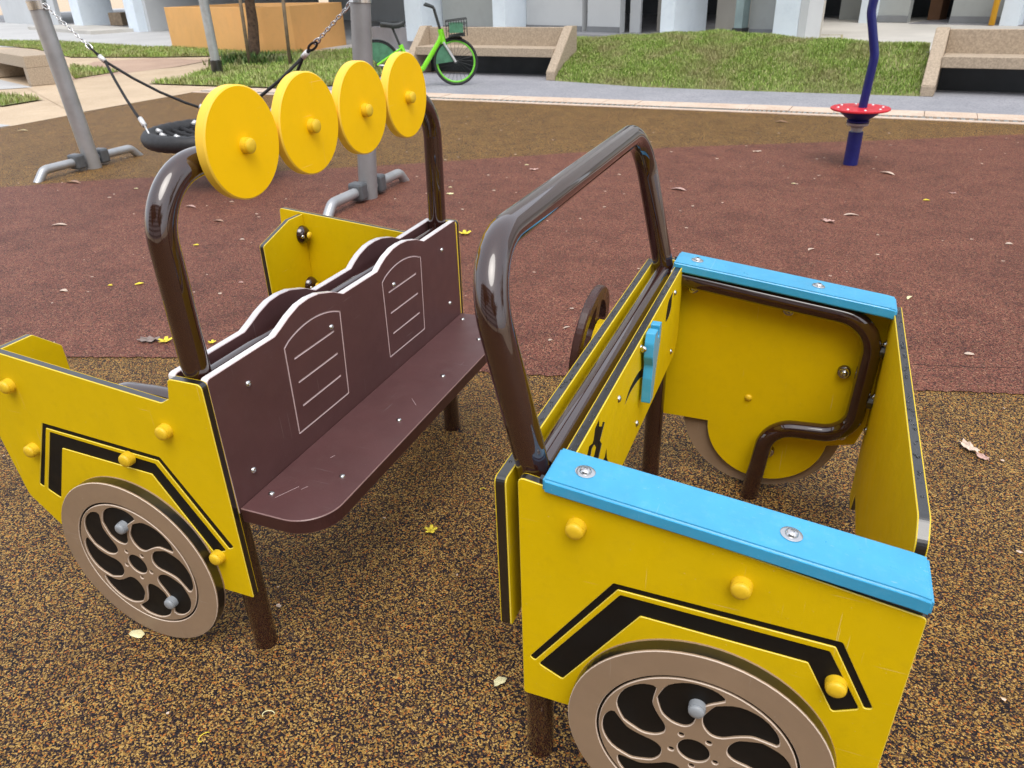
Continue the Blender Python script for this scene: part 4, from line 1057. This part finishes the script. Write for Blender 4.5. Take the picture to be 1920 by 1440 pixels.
# ---------------------------------------------------------------- litter
def leaf(kind, x, y, size, rot, mat, label, z=.001, curl=.25):
    if kind in ('long', 'torn', 'petal') and y > 1.8: size *= .72
    if kind == 'star': size *= .8
    bm = bmesh.new(); rnd = random.Random(int(abs(x*977+y*131)))
    z += .005
    if kind == 'long':      # narrow pod-like leaf, curled
        n = 9; L, R = [], []
        for i in range(n):
            t = i/(n-1); wv = size*.17*sin(pi*min(1, t*1.02+.02))**.8*(1+rnd.uniform(-.15, .15)); h = size*.06*(sin(pi*t)**1)
            cx_ = (t-.5)*size; cy_ = size*.06*sin(t*4)
            L.append(bm.verts.new((cx_, cy_+wv, h+wv*.12))); R.append(bm.verts.new((cx_, cy_-wv, h+wv*.2)))
        for i in range(n-1): bm.faces.new((L[i], L[i+1], R[i+1], R[i]))
    elif kind == 'petal':
        n = 14; c = bm.verts.new((0, 0, .002)); ring = []
        for i in range(n):
            a = 2*pi*i/n; r = size*.5*(1+rnd.uniform(-.18, .18)); ring.append(bm.verts.new((r*cos(a), r*.62*sin(a), size*.12*abs(sin(a*1.0))+.001)))
        for i in range(n): bm.faces.new((c, ring[i], ring[(i+1) % n]))
    elif kind == 'star':    # five-petalled blossom
        for k in range(5):
            a = 2*pi*k/5+.2; d = Vector((cos(a), sin(a), 0)); s = Vector((-sin(a), cos(a), 0)); c = bm.verts.new((0, 0, .003)); l = size*.5
            P2 = [bm.verts.new(tuple(d*l*.45+s*l*.30+Vector((0, 0, l*.15)))), bm.verts.new(tuple(d*l*.95+s*l*.22+Vector((0, 0, l*.35)))), bm.verts.new(tuple(d*l*1.0-s*l*.18+Vector((0, 0, l*.3)))), bm.verts.new(tuple(d*l*.45-s*l*.30+Vector((0, 0, l*.12))))]
            bm.faces.new([c]+P2)
    elif kind == 'torn':    # broad, torn, crumpled leaf
        n = 22; c = bm.verts.new((0, 0, size*.07)); ring = []
        for i in range(n):
            a = 2*pi*i/n; r = size*.5*(1-.30*abs(sin(a*3.5+rnd.random())))*(1+rnd.uniform(-.12, .12)); ring.append(bm.verts.new((r*cos(a), r*.48*sin(a), size*.10*rnd.random()+size*.06*abs(sin(2*a)))))
        for i in range(n): bm.faces.new((c, ring[i], ring[(i+1) % n]))
    else:                   # thin curled tendril
        tube(bm, [(size*.5*cos(a), size*.35*sin(a), .002) for a in [.3+k*.45 for k in range(9)]], .0011, 5)
    o = link({'long': 'fallen_leaf', 'petal': 'fallen_petal', 'star': 'fallen_blossom', 'torn': 'fallen_leaf', 'curl': 'dry_tendril'}[kind], bm, mat, recalc=False, smooth=(kind != 'torn'))
    o.location = (x, y, z); o.rotation_euler = (0, 0, rot)
    me = o.data; 
    if kind != 'curl':
        md = o.modifiers.new('thick', 'SOLIDIFY'); md.thickness = .0012
    tag(o, label, {'star': 'blossom', 'petal': 'petal', 'curl': 'tendril'}.get(kind, 'leaf'))
    return o
A = .39   # leaf rotation that lies along the picture's horizontal
LV = [('long', -4.69, 2.78, .16, .45, m_lpale, 'pale leaf on the red floor between the swing foot and the bench hoop'),
 ('long', -4.10, 3.46, .15, .1, m_lpink, 'curled pinkish leaf just below the first yellow disc'),
 ('long', -3.60, 3.20, .14, .0, m_lbrown, 'brown leaf on red floor behind the roll bar, nearer the yellow wing board'),
 ('torn', -2.50, 1.43, .13, .3, m_lgrey, 'grey brown leaf lying under a yellow blossom behind the bench side'),
 ('star', -2.42, 1.45, .085, .6, m_lyel, 'yellow blossom resting on the grey brown leaf'),
 ('petal', -3.16, 2.02, .065, .9, m_lyel, 'bright yellow petal on the red floor left of the hoop leg, the larger one'),
 ('petal', -3.31, 1.95, .04, .3, m_lyel, 'small yellow petal beside the larger bright one'),
 ('petal', -5.0, 3.80, .05, .3, m_lcream, 'cream petal on the red floor under the basket seat'),
 ('petal', -4.98, 3.50, .045, .3, m_lpale, 'pale petal on red floor below the swing post'),
 ('petal', -3.88, 3.67, .05, .3, m_lpale, 'pale petal right under the lower rim of the first yellow disc'),
 ('petal', -3.14, 2.89, .05, .3, m_lpale, 'pale petal left of the rear yellow wing board'),
 ('petal', -2.60, 2.22, .04, .3, m_lpink, 'pinkish petal behind the brown backrest hump'),
 ('petal', -3.36, 2.70, .05, .6, m_lyel, 'dull yellow petal on red floor right of the hoop leg'),
 ('star', -2.19, 1.51, .05, .6, m_lyel, 'small yellow blossom right behind the hoop leg at the backrest corner'),
 ('star', -1.75, 3.43, .11, .6, m_lyel, 'yellow blossom on the floor just beyond the bench back corner'),
 ('torn', -1.95, 5.31, .13, A, m_lpink, 'pink torn leaf on red floor above the windscreen hoop'),
 ('petal', -2.08, 5.47, .05, .3, m_lcream, 'cream petal beside the pink torn leaf above the hoop'),
 ('torn', -.19, 6.52, .13, A, m_lpale, 'pale torn leaf between the hoop top and the spinner'),
 ('long', -.62, 4.95, .19, -.2, m_lpink, 'long pinkish leaf beside the far leg of the windscreen hoop'),
 ('long', .89, 5.90, .19, -.55, m_lpale, 'long pale leaf just right of the blue spinner post'),
 ('long', .62, 4.57, .14, .3, m_lpale, 'slim pale curved leaf below the spinner'),
 ('torn', .48, 4.37, .14, -.5, m_lpink, 'pinkish torn leaf below the slim pale one'),
 ('petal', 1.12, 5.11, .06, .2, m_lyel, 'round yellow petal right of the spinner'),
 ('torn', 1.31, 5.36, .08, .2, m_lpink, 'small pinkish leaf beyond the round yellow petal'),
 ('long', .40, 3.74, .08, 1.0, m_lpale, 'small white curled leaf above the far blue rail'),
 ('long', .90, 3.09, .08, 1.2, m_lcream, 'white curled leaf right of the far blue rail end'),
 ('petal', 1.10, 2.47, .055, .2, m_lpale, 'round pale petal on red floor right of the front board'),
 ('petal', 1.50, 4.18, .06, .2, m_lpale, 'lone pale petal on the red floor nearest the frame edge'),
 ('torn', 1.01, 1.66, .10, -.9, m_lpale, 'big pale torn leaf on the tan floor right of the front board'),
 ('torn', 1.045, 1.61, .06, -.8, m_lpink, 'pinkish leaf half tucked under the big pale torn one'),
 ('star', -.567, .622, .052, .4, m_lyel, 'yellow blossom on the tan floor between bench and bonnet'),
 ('petal', -.151, .173, .035, .9, m_lcream, 'cream petal on the tan floor beside the bonnet side panel'),
 ('petal', -1.105, -.02, .042, .1, m_lcream, 'cream petal touching the rear wheel on the tan floor'),
 ('long', -.64, 2.20, .05, .9, m_lpale, 'small pale curled leaf left of the steering wheel'),
 ('petal', -.67, 2.04, .03, .9, m_lpale, 'tiny pale petal left of the steering wheel rim'),
 ('long', -.10, 8.17, .20, -.1, m_lbrown, 'brown leaf on the tan floor near the drain grating'),
 ('long', -5.2, 4.45, .22, .1, m_lpale, 'pale leaf lying beside the rear foot of the left swing post'),
 ('long', -5.75, 3.82, .22, .1, m_lbrown, 'brown leaf tucked against the front foot of the left swing post'),
 ('petal', -3.50, 1.80, .05, .1, m_lpale, 'pale curled petal on the red floor above the near wing board'),
 ('petal', .20, 5.37, .045, .1, m_lcream, 'tiny cream petal on red floor left below the spinner'),
 ('petal', -2.40, 4.55, .04, .1, m_lcream, 'tiny cream petal beside the right swing post foot'),
 ('long', -8.79, 5.72, .17, .7, m_lcream, 'pale leaf on the brown floor by the left swing post'),
 ('torn', -2.30, 4.35, .10, .1, m_lcream, 'small torn cream leaf lying on red floor between hoop and right swing post'),
 ('curl', -.50, .87, .018, .3, m_lyel, 'yellow curled tendril on the tan floor beside the bonnet corner'),
 ('curl', -1.14, .10, .03, .8, m_lcream, 'cream looped tendril on the tan floor left of the rear wheel'),
 ('curl', -.62, -.10, .03, .2, m_lcream, 'thin looped tendril on the tan floor near the bottom edge'),
 ('curl', -.72, -.20, .028, 1.2, m_lyel, 'yellowish tendril loop lowest on the tan floor'),
 ]
for l in LV: leaf(*l)

# crumbs and specks of litter
bm = bmesh.new(); rl = random.Random(11)
for _ in range(330):
    x = rl.uniform(-6.5, 3.4); y = rl.uniform(-.9, 7.8); r = rl.uniform(.004, .011)*(1+.12*max(0, y)); a = rl.uniform(0, 6.28)
    P2 = [bm.verts.new((x+r*cos(a+k*1.256)*rl.uniform(.5, 1.1), y+r*.8*sin(a+k*1.256)*rl.uniform(.5, 1.1), .0075+rl.uniform(0, .003))) for k in range(5)]
    bm.faces.new(P2)
tag(link('litter', bm, m_lpale, recalc=False), kind='stuff')
bm = bmesh.new()
for k in range(26):
    x = rl.uniform(-2.2, 1.8); y = rl.uniform(-.7, 3.5); a = rl.uniform(0, 6.28); L = rl.uniform(.02, .07)
    tube(bm, [(x, y, .007), (x+cos(a)*L*.5, y+sin(a)*L*.5, .010), (x+cos(a+.5)*L, y+sin(a+.5)*L, .007)], .0009, 5)
tag(link('litter', bm, m_stake, recalc=False), kind='stuff')
